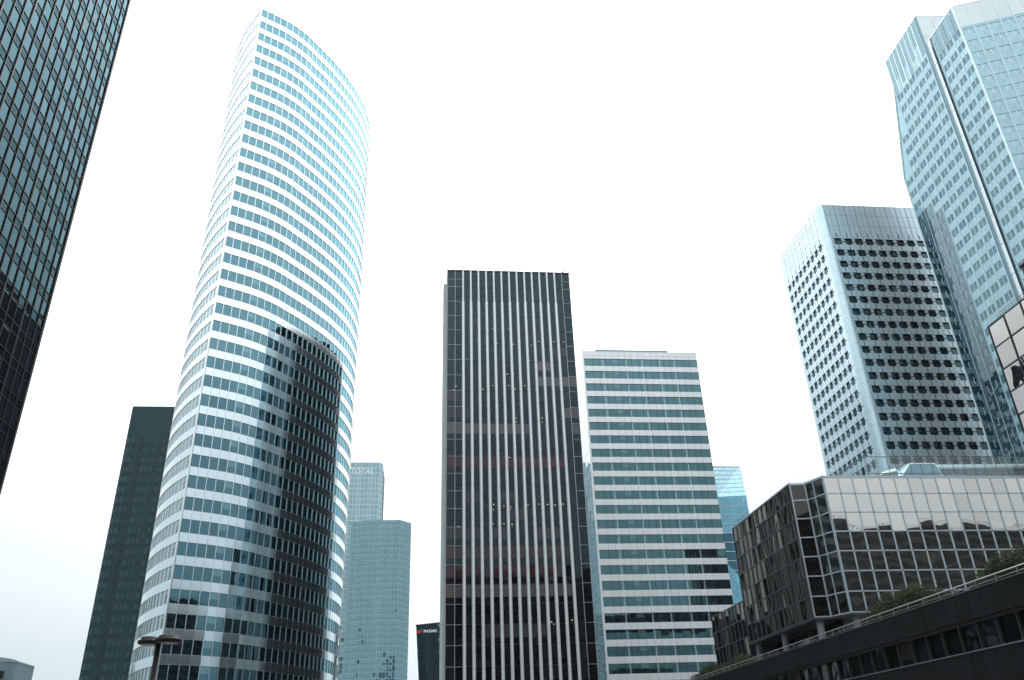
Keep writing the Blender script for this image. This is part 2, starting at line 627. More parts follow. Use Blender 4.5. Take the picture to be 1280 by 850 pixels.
# ------------------------------------------------------------------ dark slab behind it
def black_slab():
    H = 119.5
    x0, x1, y = -104.2, -80.0, 280.0
    root = thing('office_tower', 'black monolithic tower half hidden behind the curved white tower', 'tower', ((x0 + x1) / 2, y + 12, 0))
    b = MB()
    b.box(x0, x1, y + .15, y + 26, 0, H, M['backdark'])
    b.build('core', root)
    f = Fac((x0, y), (1, 0))
    L = x1 - x0
    c = MB()
    f.box(c, 0, L, H - 11, H + .4, -.3, .0, M['backdark'])
    c.build('parapet', root)
    n = 16
    p = L / n
    k = 0
    z = H - 11
    while z > 6:
        w, s = MB(), MB()
        for i in range(n):
            f.pane(w, i * p + .22, (i + 1) * p - .22, z - 2.3, z - .5, -.04, M['backdark_win'], .5)
            f.pane(s, i * p + .02, (i + 1) * p - .02, z - 3.5, z - 2.32, 0, M['backdark'], .1)
            f.pane(s, max(0, i * p - .2), i * p + .2, z - 2.3, z - .5, -.01, M['backdark'], .05)
            f.pane(s, i * p + .02, (i + 1) * p - .02, z - .48, z, 0, M['backdark'], .1)
        w.build('window_band', root)
        s.build('spandrel_band', root)
        z -= 3.5


black_slab()


# ------------------------------------------------------------------ far pair of pale blue towers
def grid_tower(root, plan, H, nf, bay, gm, lm, vis_edges, zmin=10, sub=.35):
    b = MB()
    cx = sum(p[0] for p in plan) / len(plan)
    cy = sum(p[1] for p in plan) / len(plan)
    b.prism([(cx + (p[0] - cx) * .985, cy + (p[1] - cy) * .985) for p in plan], 0, H - .3, M['core'], M['roof'])
    b.build('core', root)
    fl = (H - zmin) / nf
    faces = []
    for i in vis_edges:
        f = Fac.between(plan[i], plan[(i + 1) % len(plan)])
        faces.append((f, max(1, round(f.len / bay))))
    for k in range(nf):
        z1 = H - k * fl
        w = MB()
        for f, n in faces:
            p = f.len / n
            for i in range(n):
                f.pane(w, i * p + .08, (i + 1) * p - .08, z1 - fl * .62, z1 - .12, 0, gm[0], .7)
                f.pane(w, i * p + .08, (i + 1) * p - .08, z1 - fl + .10, z1 - fl * .62 - .1, 0, gm[1], .2)
        w.build('window_band', root)
    for f, n in faces:
        p = f.len / n
        m = MB()
        for i in range(n + 1):
            f.box(m, i * p - .09, i * p + .09, 0, H, -.2, .06, lm)
        for k in range(nf + 1):
            f.box(m, 0, f.len, H - k * fl - .12, H - k * fl + .10, -.2, .05, lm)
        m.build('curtain_wall_frame', root)


def far_towers():
    H = 195.0
    root = thing('office_tower', 'far pale blue tower with white lettering near its flat top', 'tower', (-55, 570, 0))
    plan = [(-82, 554.6), (-33.4, 554.6), (-31.0, 558.0), (-31.0, 590), (-82, 590)]
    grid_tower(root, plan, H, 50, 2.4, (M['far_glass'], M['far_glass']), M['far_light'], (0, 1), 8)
    f = Fac((-82, 554.6), (1, 0))
    add_text('TOTAL', 6.2, M['sign_pale'], f, 82 - 53.0, 186.4, .3, root, 'lettering', 15.6)
    H2 = 142.5
    root = thing('office_tower', 'far blue tower with chamfered corners in front of the lettered tower', 'tower', (-27, 530, 0))
    plan = [(-47, 516.5), (-39, 513.0), (-16.7, 512.0), (-9.85, 519.6), (-9.85, 540), (-47, 540)]
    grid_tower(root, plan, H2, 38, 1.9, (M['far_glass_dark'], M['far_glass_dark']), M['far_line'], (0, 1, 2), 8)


far_towers()


# ------------------------------------------------------------------ dark low block with a sign
def sign_block():
    root = thing('office_block', 'low dark glass block with a small white sign beside the striped tower', 'office', (3, 260, 0))
    y = 250.0
    zt = lambda x: 39.5 + (x + 2.6) * .075
    pts_t = [(-2.62, y, zt(-2.62)), (16, y - 1.5, zt(14)), (16, y + 22, zt(14)), (-2.62, y + 22, zt(-2.62))]
    pts_b = [(.2, y, 0), (16, y - 1.5, 0), (16, y + 22, 0), (.2, y + 22, 0)]
    b = MB()
    b.hexa([(p[0] + .12, p[1] + .12, p[2]) for p in pts_b] + [(p[0] + .12, p[1] + .12, p[2] - .1) for p in pts_t], M['core'])
    b.build('core', root)
    edge = lambda z: -2.62 + 2.82 * (1 - z / 39.5)
    for k in range(11):
        z1 = 39.4 - k * 3.4
        w = MB()
        x, xb_ = edge(z1), edge(z1 - 3.4)
        n = 12
        for i in range(n):
            a, c = x + (16 - x) * i / n, x + (16 - x) * (i + 1) / n
            a2, c2 = xb_ + (16 - xb_) * i / n, xb_ + (16 - xb_) * (i + 1) / n
            ya, yc = y - 1.5 * i / n - .02, y - 1.5 * (i + 1) / n - .02
            top = zt(a) if k == 0 else z1
            top2 = zt(c) if k == 0 else z1
            w.poly([(a2 + .06, ya, z1 - 3.3), (c2 - .06, yc, z1 - 3.3), (c - .06, yc, top - .08), (a + .06, ya, top2 - .08)], M['mazars_glass'], UVQ)
        w.build('window_band', root)
    t = MB()
    t.hexa([(-2.7, y - .15, 39.5), (16, y - 1.65, zt(16) - .03), (16, y + 1, zt(16) - .03), (-2.7, y + 1, 39.5),
            (-2.7, y - .15, 39.75), (16, y - 1.65, zt(16) + .25), (16, y + 1, zt(16) + .25), (-2.7, y + 1, 39.75)], M['black_frame'])
    t.build('roof_edge', root)
    f = Fac((-2.6, y), (18.6, -1.5))
    q = MB()
    f.box(q, .35, 1.35, 37.3, 38.3, .06, .2, M['sign_red'])
    q.build('sign_square', root)
    q = MB()
    f.box(q, 1.45, 2.0, 37.6, 38.7, .06, .2, M['sign_blue'])
    q.build('sign_square', root)
    add_text('MAZARS', 1.05, M['sign_white'], f, 2.35, 37.55, .25, root, 'lettering', 3.7)


sign_block()


# ------------------------------------------------------------------ central dark tower with white fins
def central_tower():
    x0, y, H = 3.24, 139.2, 90.2
    W, D, bay = 24.43, 39.0, 1.5275
    root = thing('striped_tower', 'dark brown glass tower ribbed with thirteen white vertical fins', 'tower', (x0 + W / 2, y + 20, 0))
    b = MB()
    b.box(x0 + .15, x0 + W - .15, y + .25, y + D - .2, 0, H - .5, M['core'])
    b.build('core', root)
    f = Fac((x0, y), (1, 0))
    fr = Fac((x0 + W, y), (0, 1))
    flf = Fac((x0, y + D), (0, -1))
    lines = [90.2, 88.32, 86.55]
    z = 83.24
    while z > 4:
        lines.append(z)
        z -= 3.182
    lines.append(0.0)
    band = {}

    def near(zc):
        zc = .17 + .9 * zc
        return min(range(3, len(lines) - 1), key=lambda i: abs((lines[i] + lines[i + 1]) / 2 - zc))
    # (height, first bay, last bay, blinds)
    for zc, a, c, nm in ((64.7, 0, 2, 'dark_grey'), (64.7, 14, 15, 'ash'), (61.1, 0, 8, 'grey'), (61.1, 9, 9, 'ash'), (61.1, 15, 15, 'ash'), (54.0, 0, 13, 'red'),
                         (39.7, 0, 3, 'dark_grey'), (39.7, 5, 6, 'dark_grey'), (39.7, 10, 12, 'dark_grey'), (36.1, 0, 13, 'brown'), (32.5, 0, 12, 'maroon'), (29.0, 0, 13, 'ash'),
                         (21.9, 4, 9, 'dark_grey'), (75.6, 11, 12, 'pink'), (71.5, 11, 15, 'grey'), (68.4, 0, 1, 'dark_grey'),
                         (47.2, 2, 3, 'dark_grey'), (47.2, 6, 7, 'dark_grey'), (88, 3, 3, 'dark_grey'), (25, 9, 10, 'dark_grey'), (80, 13, 14, 'dark_grey'), (44, 7, 8, 'dark_grey')):
        k = near(zc)
        for i in range(a, c + 1):
            band[(k, i)] = 'blind_' + nm
    for k in range(len(lines) - 1):
        z1, z0 = lines[k], lines[k + 1]
        w = MB()
        h = z1 - z0
        for i in range(16):
            a = i * bay
            if h > 2.7:
                zs = z0 + h * .34
                f.pane(w, a + .03, a + bay - .03, z0 + .05, zs - .02, 0, M['central_glass'], .25)
                bm = band.get((k, i))
                f.pane(w, a + .03, a + bay - .03, zs + .02, z1 - .05, 0, M[bm] if bm else M['central_glass'], .25)
            else:
                f.pane(w, a + .03, a + bay - .03, z0 + .05, z1 - .05, 0, M['central_glass'], .25)
        for j in range(18):
            p = D / 18
            for ff in (fr, flf):
                ff.pane(w, j * p + .03, (j + 1) * p - .03, z0 + .05, z1 - .05, 0, M['central_side'], .25)
        w.build('window_band', root)
        t = MB()
        for ff, L in ((f, W), (fr, D), (flf, D)):
            ff.box(t, 0, L, z0 - .05, z0 + .05, -.2, .05, M['central_frame'])
        for s0, s1 in ((0, 2.97), (22.95, 24.43)):
            f.box(t, s0, s1, z0 - .035, z0 + .035, .05, .08, M['thin_frame'])
        t.build('transom', root)
    # the thirteen fins, thinner over the top storeys
    for i in range(13):
        s = (i + 2) * bay + .02
        t = MB()
        f.fin(t, s, .19, 83.2, H + .1, .06, M['white_fin'])
        f.fin(t, s, .285, 0, 83.2, .06, M['white_fin'])
        for z in range(10, 83, 6):
            f.box(t, s - .29, s + .29, z + .1, z + .15, .05, .32, M['grey_joint'])
        t.build('fin', root)
    for i in (0, 1, 15, 16):
        t = MB()
        f.box(t, i * bay - .05, i * bay + .05, 0, H, -.1, .09, M['thin_frame'])
        t.build('mullion', root)
    for j in range(1, 18):
        t = MB()
        fr.fin(t, j * D / 18, .4, 0, H, .06, M['white_fin'], 4)
        t.build('side_fin', root)
    c = MB()
    f.box(c, -.1, W + .1, H, H + .35, -.5, .1, M['central_frame'])
    fr.box(c, .45, D, H, H + .35, -.5, .1, M['central_frame'])
    flf.box(c, 0, D - .45, H, H + .35, -.5, .1, M['central_frame'])
    c.build('roof_edge', root)
    r = MB()
    r.box(x0 + .6, x0 + W - .6, y + .6, y + D - .6, H - .4, H, M['roof'])
    r.build('roof', root)
    # grey pier on the left flank
    p = MB()
    p.prism([(2.43, 139.95), (3.22, 139.95), (3.22, 142.4), (2.43, 142.4)], 0, [88.0, 87.4, 87.4, 88.0], M['pier'])
    for z in range(8, 87, 5):
        p.box(2.42, 3.225, 139.94, 142.41, z, z + .06, M['grey_joint'])
    p.build('stair_pier', root)
    # window-cleaning cradle on the roof
    q = MB()
    q.box(25.9, 27.0, 140.4, 141.5, H, H + .9, M['steel'])
    q.tube((26.1, 140.9, H + .9), (27.1, 139.6, H + 1.3), .12, M['steel'])
    q.build('roof_crane', root)
    # lit ceiling lamps seen through the glass
    items = []
    spots = [(7, 83.4, 3), (5, 79.9, 6), (4, 79.0, 9), (3, 76.2, 4), (5, 75.0, 6), (6, 73.0, 2), (8, 72.3, 5), (7, 69.3, 5)]
    L = []
    for (px, py) in ((178, 245), (240, 255), (302, 257), (180, 298), (243, 298), (306, 298), (257, 313), (320, 316), (420, 305), (480, 306), (518, 307), (512, 322), (390, 320),
                     (173, 362), (173, 377), (198, 373), (137, 377), (323, 363), (385, 380), (134, 433), (197, 433), (296, 434), (322, 433), (94, 482), (84, 497), (137, 493),
                     (176, 479), (200, 494), (240, 479), (303, 479), (327, 494), (366, 479), (391, 494), (138, 622), (332, 607), (332, 622), (379, 622), (434, 607), (434, 622), (305, 762)):
        L.append((540 + px / 3.15, 330 + py / 3.15))
    for (px, py) in ((92, 161), (92, 175), (243, 159), (243, 168), (241, 180), (283, 164), (312, 160), (310, 169), (309, 178), (378, 160), (380, 176), (420, 158), (455, 159), (485, 162),
                     (515, 158), (103, 247), (240, 236), (283, 235), (316, 237), (316, 247), (420, 243), (558, 252), (470, 622), (552, 615), (480, 631)):
        L.append((540 + px / 3.15, 580 + py / 3.15))
    for u, v in L:
        if rnd.random() < .3:
            continue
        d = ROT @ Vector((u - 640, -(v - 425), -F_PX))
        q = d * ((y - .012) / d.y)
        s, zz = q.x - x0, q.z + CAM_Z
        w = .26 if rnd.random() < .6 else .17

        def one(mb, s=s, zz=zz, w=w):
            f.pane(mb, s - w / 2, s + w / 2, zz - .055, zz + .055, .045, M['ceiling_light'])
        items.append((q, one))
    limited(root, 'ceiling_light', items)


central_tower()


# ------------------------------------------------------------------ white banded tower
def white_tower():
    x0, y, H, W, D = 39.5, 188.5, 97.9, 30.6, 40.0
    root = thing('banded_tower', 'white office tower of horizontal window bands right of the striped dark tower', 'tower', (x0 + W / 2, y + 20, 0))
    b = MB()
    b.box(x0 + .2, x0 + W - .2, y + .3, y + D - .2, 0, H - .5, M['core'])
    b.build('core', root)
    f = Fac((x0, y), (1, 0))
    fl = Fac((x0, y + D), (0, -1))
    frt = Fac((x0 + W, y), (0, 1))
    pitch, bay0, bay = 3.535, 2.25, 1.715
    edges = [.35, .35 + bay0]
    while edges[-1] + bay < W + .05:
        edges.append(edges[-1] + bay)
    edges[-1] = W
    cap = MB()
    for i in range(len(edges) - 1):
        f.pane(cap, edges[i] + .02, edges[i + 1] - .02, 95.85, 96.75, 0, M['white_panel'], .1)
        f.pane(cap, edges[i] + .02, edges[i + 1] - .02, 96.8, H, 0, M['white_panel'], .1)
    f.box(cap, .0, W, 95.8, 95.85, -.2, -.01, M['grey_joint'])
    f.box(cap, .0, W, H, H + .12, -.5, .05, M['white_panel'])
    cap.build('parapet', root)
    for k in range(27):
        zt = 95.8 - k * pitch
        w, s = MB(), MB()
        for i in range(len(edges) - 1):
            a, c = edges[i], edges[i + 1]
            f.pane(w, a + .03, c - .03, zt - 2.08, zt, -.16, M['white_glass'], .2)
            f.box(w, a - .03, a + .03, zt - 2.08, zt, -.2, -.10, M['joint'])
            f.pane(s, a + .022, c - .022, zt - pitch + .02, zt - 2.12, 0, M['white_panel'], .1)
            f.pane(s, a - .022, a + .022, zt - pitch + .02, zt - 2.12, -.02, M['grey_joint'])
        f.box(s, .3, W, zt - 2.12, zt - 2.08, -.3, .0, M['white_panel'])
        f.box(s, .3, W, zt - pitch, zt - pitch + .02, -.3, .0, M['joint'])
        for j in range(18):
            p = D / 18
            frt.pane(w, j * p + .03, (j + 1) * p - .03, zt - 2.08, zt, -.1, M['white_glass'], .2)
            frt.pane(s, j * p + .02, (j + 1) * p - .02, zt - pitch, zt - 2.1, 0, M['white_panel'], .1)
        w.build('window_band', root)
        s.build('spandrel_band', root)
        q = MB()
        for j in range(20):
            p = D / 20
            fl.pane(q, j * p + .03, (j + 1) * p - .03, zt - pitch + .04, zt - .04, 0, M['white_side'], .25)
        q.build('side_panel', root)
    q = MB()
    for j in range(20):
        p = D / 20
        fl.pane(q, j * p + .03, (j + 1) * p - .03, 95.85, H, 0, M['white_side'], .2)
    q.build('side_panel', root)
    t = MB()
    t.prism([(x0 - .05, y + .3), (x0 - .05, y - .05), (x0 + .35, y - .05), (x0 + .35, y + .3)], 0, H + .1, M['white_panel'])
    t.build('corner_trim', root)
    r = MB()
    r.box(x0 + .6, x0 + W - .6, y + .7, y + D - .6, H - .5, H - .1, M['roof'])
    r.build('roof', root)
    pl = MB()
    pl.box(x0 + 4, x0 + 23.5, y + 2, y + 14, H, H + 1.6, M['sq_line'])
    pl.build('plant_room', root)


white_tower()


# ------------------------------------------------------------------ faceted blue building behind the white tower
def crystal():
    root = thing('crystal_building', 'bright blue faceted glass building peeping out behind the white banded tower', 'office', (122, 325, 0))
    A = (130.3, 319.0, 111.5)
    Bp = (116.6, 312.0, 96.4)
    C = (128.0, 312.0, 97.0)
    D0 = (104.0, 319.0, 111.7)
    E = (104.0, 312.0, 96.0)
    core = MB()
    core.prism([(104, 312.1), (127.8, 312.1), (131.5, 345), (104, 345)], 0, 95, M['core'])
    core.build('core', root)
    tri = MB()
    lp = lambda a, b, t: tuple(a[i] + (b[i] - a[i]) * t for i in range(3))
    n = 7
    for k in range(n):                                  # storeys of the pale triangle, panes side by side
        t0, t1 = k / n + .004, (k + 1) / n - .012
        l0, r0, l1, r1 = lp(Bp, A, t0), lp(C, A, t0), lp(Bp, A, t1), lp(C, A, t1)
        m = max(1, round(9 * (1 - k / n)))
        for i in range(m):
            a, b = i / m + .01, (i + 1) / m - .01
            tri.poly([lp(l0, r0, a), lp(l0, r0, b), lp(l1, r1, b), lp(l1, r1, a)], M['crystal_pale'], UVQ)
    tri.build('slanted_facet', root)
    lf = MB()
    for k in range(n):
        t0, t1 = k / n + .01, (k + 1) / n - .06
        a0, a1, b0, b1 = lp(E, D0, t0), lp(E, D0, t1), lp(Bp, A, t0), lp(Bp, A, t1)
        for i in range(14):
            s0, s1 = i / 14 + .008, (i + 1) / 14 - .008
            lf.poly([lp(a0, b0, s0), lp(a0, b0, s1), lp(a1, b1, s1), lp(a1, b1, s0)], M['crystal_blue' if (k + i) % 4 == 0 else 'far_glass_dark'], UVQ)
    lf.poly([(E[0], E[1] + .1, E[2]), (Bp[0], Bp[1] + .1, Bp[2]), (A[0], A[1] + .1, A[2]), (D0[0], D0[1] + .1, D0[2])], M['far_line'])
    lf.build('screen_facet', root)
    back = MB()
    back.poly([(C[0] + .02, C[1] + .1, C[2]), (131.5, 345, 97), (A[0], A[1] + .1, A[2])], M['crystal_blue'])
    back.poly([(131.5, 345, 97), (104, 345, 97), (D0[0], 319.1, 111.6), (A[0], 319.1, 111.4)], M['crystal_deep'])
    back.poly([Bp[:1] + (312.12, 96.3), C[:1] + (312.12, 96.9), (A[0] - .1, 319.1, 111.3)], M['far_line'])
    back.build('rear_facet', root)
    fr = MB()
    fr.tube(Bp, A, .16, M['far_light'], 6)
    fr.tube(C, A, .16, M['far_light'], 6)
    fr.tube(D0, A, .16, M['far_light'], 6)
    fr.tube(Bp, C, .12, M['far_light'], 6)
    fr.build('edge_trim', root)
    f = Fac((104, 312), (1, 0))
    for k in range(26):
        z1 = 96 - k * 3.6
        if z1 < 4:
            break
        w = MB()
        if k == 0:
            w.poly([(104, 311.98, 95.8), (128, 311.98, 95.8), (128, 311.98, 97.0), (116.6, 311.98, 96.4), (104, 311.98, 96.0)], M['crystal_blue'], None)
        wd = 24.0
        mm = M['crystal_blue'] if z1 > 84 else M['crystal_deep']
        for i in range(18):
            f.pane(w, i * wd / 18 + .06, (i + 1) * wd / 18 - .06, z1 - 3.3, z1 - .1, 0, mm, .15)
        f.box(w, 0, wd, z1 - 3.55, z1 - 3.35, -.1, .03, M['far_light'])
        w.build('window_band', root)
    r = MB()
    for k in range(26):
        z1 = 96 - k * 3.6
        if z1 < 4:
            break
        ff = Fac.between((128.0, 312), (131.6, 345))
        for i in range(12):
            ff.pane(r, i * ff.len / 12 + .06, (i + 1) * ff.len / 12 - .06, z1 - 3.3, z1 - .1, 0, M['crystal_blue'], .15)
    r.build('side_wall', root)
    # low glass wing with a slanted top
    root = thing('glass_wing', 'small light blue glass wing with a slanted top at the foot of the faceted building', 'office', (108, 300, 0))
    c = MB()
    c.prism([(98, 300.1), (115.0, 300.1), (115.0, 308), (98, 308)], 0, [84, 63.0, 63.0, 84], M['crystal_deep'])
    c.build('core', root)
    ff = Fac((98, 300), (1, 0))
    w = MB()
    for i in range(12):
        a, b = i * 17 / 12 + .06, (i + 1) * 17 / 12 - .06
        za, zb = 84 - a * 21 / 17, 84 - b * 21 / 17
        n = 14
        for k in range(n):
            w.poly([ff.p(a, za * k / n + .1), ff.p(b, zb * k / n + .1), ff.p(b, zb * (k + 1) / n - .1), ff.p(a, za * (k + 1) / n - .1)], M['crystal_blue'], UVQ)
    w.build('glazing', root)


crystal()


# ------------------------------------------------------------------ tower of square windows
def rounded_cell(mb, f, s0, s1, z0, z1, cs, cz, hw, hh, rad, wall):
    """wall cell with a round-cornered opening"""
    seg = []
    for (sx, sz, a0) in ((1, 1, 0), (-1, 1, 90), (-1, -1, 180), (1, -1, 270)):
        for k in range(3):
            a = R(a0 + 45 * k)
            seg.append((cs + sx * (hw - rad) + rad * math.cos(a), cz + sz * (hh - rad) + rad * math.sin(a)))
    n = len(seg)
    out = []
    for (s, z) in seg:
        ds, dz = s - cs, z - cz
        t = min((s1 - cs) / ds if ds > 1e-6 else 1e9, (s0 - cs) / ds if ds < -1e-6 else 1e9,
                (z1 - cz) / dz if dz > 1e-6 else 1e9, (z0 - cz) / dz if dz < -1e-6 else 1e9)
        out.append((cs + ds * t, cz + dz * t))
    corners = {0: (s1, z1), 1: (s0, z1), 2: (s0, z0), 3: (s1, z0)}
    for k in range(n):
        j = (k + 1) % n
        o = [out[k]]
        # put the cell corner in where the outline turns
        for c in corners.values():
            on_a = abs(out[k][0] - c[0]) < 1e-4 or abs(out[k][1] - c[1]) < 1e-4
            on_b = abs(out[j][0] - c[0]) < 1e-4 or abs(out[j][1] - c[1]) < 1e-4
            same = (abs(out[k][0] - out[j][0]) < 1e-4 and abs(out[k][0] - c[0]) < 1e-4) or (abs(out[k][1] - out[j][1]) < 1e-4 and abs(out[k][1] - c[1]) < 1e-4)
            if on_a and on_b and not same and math.hypot(out[k][0] - c[0], out[k][1] - c[1]) > 1e-3 and math.hypot(out[j][0] - c[0], out[j][1] - c[1]) > 1e-3:
                o.append(c)
        o.append(out[j])
        mb.poly([f.p(*seg[k])] + [f.p(*q) for q in o] + [f.p(*seg[j])], wall)
    return seg


def square_tower():
    H, x0, y, W, D = 130.0, 99.8, 164.8, 36.0, 25.6
    root = thing('square_window_tower', 'pale steel tower studded with rows of small dark rounded square windows', 'tower', (x0 + W / 2, y + 12, 0))
    b = MB()
    b.box(x0 + .9, x0 + W - .3, y + .9, y + D - .1, 0, H - .4, M['core'])
    b.build('core', root)
    rc = 1.5
    front = Fac((x0, y), (1, 0))
    side = Fac((x0, y + D), (0, -1))
    pz, ztop = 3.436, 118.4
    zt = ztop + pz / 2
    rows = 22
    items = []
    for f, n, ps, e0, e1, back in ((front, 12, 2.80, rc + .25, None, 0), (side, 9, 2.50, 1.0, None, 0)):
        wall = MB()
        L = W if f is front else D
        s_a = e0
        s_b = s_a + n * ps
        lim0 = rc if f is front else 0.0
        lim1 = L if f is front else L - rc
        for r in range(rows):
            cz = ztop - r * pz
            for c in range(n):
                cs = s_a + (c + .5) * ps
                hw = 1.0 if f is front else .80
                dep = .28 if f is front else .22
                seg = rounded_cell(wall, f, cs - ps / 2, cs + ps / 2, cz - pz / 2, cz + pz / 2, cs, cz, hw, .88, .36, M['sq_wall'])

                def one(mb, f=f, seg=seg, cs=cs, cz=cz, hw=hw, dep=dep):
                    n_ = len(seg)
                    for k in range(n_):
                        j = (k + 1) % n_
                        mb.poly([f.p(*seg[j]), f.p(*seg[k]), f.p(seg[k][0], seg[k][1], -dep - .05), f.p(seg[j][0], seg[j][1], -dep - .05)], M['sq_reveal'] if f is front else M['sq_wall'])
                    f.pane(mb, cs - hw, cs, cz - .92, cz + .92, -dep, M['sq_glass'], .3)
                    f.pane(mb, cs, cs + hw, cz - .92, cz + .92, -dep, M['sq_glass'], .3)
                    # hood over the window
                    f.box(mb, cs - hw - .12, cs + hw + .04, cz + .88, cz + .98, -.02, .12, M['sq_reveal'])
                items.append((Vector(f.p(cs, cz)), one))
                # dark slots between windows
                f.box(wall, cs + hw + .02, cs + ps - hw - .02, cz - .10, cz + .10, -.02, .02, M['sq_reveal'])
                f.box(wall, cs - .08, cs + .08, cz - pz + .95, cz - .95, -.02, .02, M['sq_reveal'])
                for o in (-ps / 2, ):
                    f.box(wall, cs + o - .04, cs + o + .04, cz - pz / 2, cz + pz / 2, -.02, .012, M['sq_line'])
        zb = ztop - (rows - .5) * pz
        # margins beside the windows, blank wall below and the tall blank parapet band above
        for (a, c) in ((lim0, s_a), (s_b, lim1)):
            z = zb
            while z < zt - .1 and c - a > .01:
                f.pane(wall, a + .01, c - .01, z + .015, z + pz - .015, 0, M['sq_wall'])
                z += pz
        f.pane(wall, lim0, lim1, 0, zb, 0, M['sq_wall'])
        top = MB()
        nb = n * 2 + 2
        hz = (H - zt) / 3
        k = 0
        s = lim0
        while s < lim1 - .01:
            e = min(s + ps / 2, lim1)
            for j in range(3):
                f.pane(top, s + .015, e - .015, zt + j * hz + .03, zt + (j + 1) * hz - .03, 0, M['sq_wall'], .15)
            w = .085 if k % 2 == 0 else .035
            f.box(top, s - w, s + w, zt, H, -.02, .03, M['sq_line'])
            s = e
            k += 1
        for c in range(n):
            cs = s_a + (c + .5) * ps
            f.box(top, cs - .09, cs + .09, zt - .4, zt + 1.0, -.02, .03, M['sq_reveal'])
        wall.build('wall', root)
        top.build('parapet_band', root)
    # rounded corner
    c = MB()
    cx, cy = x0 + rc, y + rc
    for z0 in [0] + [ztop - (rows - .5) * pz + k * pz for k in range(rows)] + [zt, zt + (H - zt) / 2]:
        z1 = z0 + pz if z0 >= 1 else ztop - (rows - .5) * pz
        if z0 >= zt - .01:
            z1 = z0 + (H - zt) / 2
        for k in range(6):
            a0, a1 = R(180 + 15 * k), R(180 + 15 * (k + 1))
            c.poly([(cx + rc * math.cos(a0), cy + rc * math.sin(a0), z0 + .015), (cx + rc * math.cos(a1), cy + rc * math.sin(a1), z0 + .015),
                    (cx + rc * math.cos(a1), cy + rc * math.sin(a1), z1 - .015), (cx + rc * math.cos(a0), cy + rc * math.sin(a0), z1 - .015)], M['sq_wall'])
    c.build('rounded_corner', root)
    r = MB()
    r.box(x0 + 1, x0 + W, y + 1, y + D, H - .4, H, M['roof'])
    r.build('roof', root)
    limited(root, 'window', items)


square_tower()


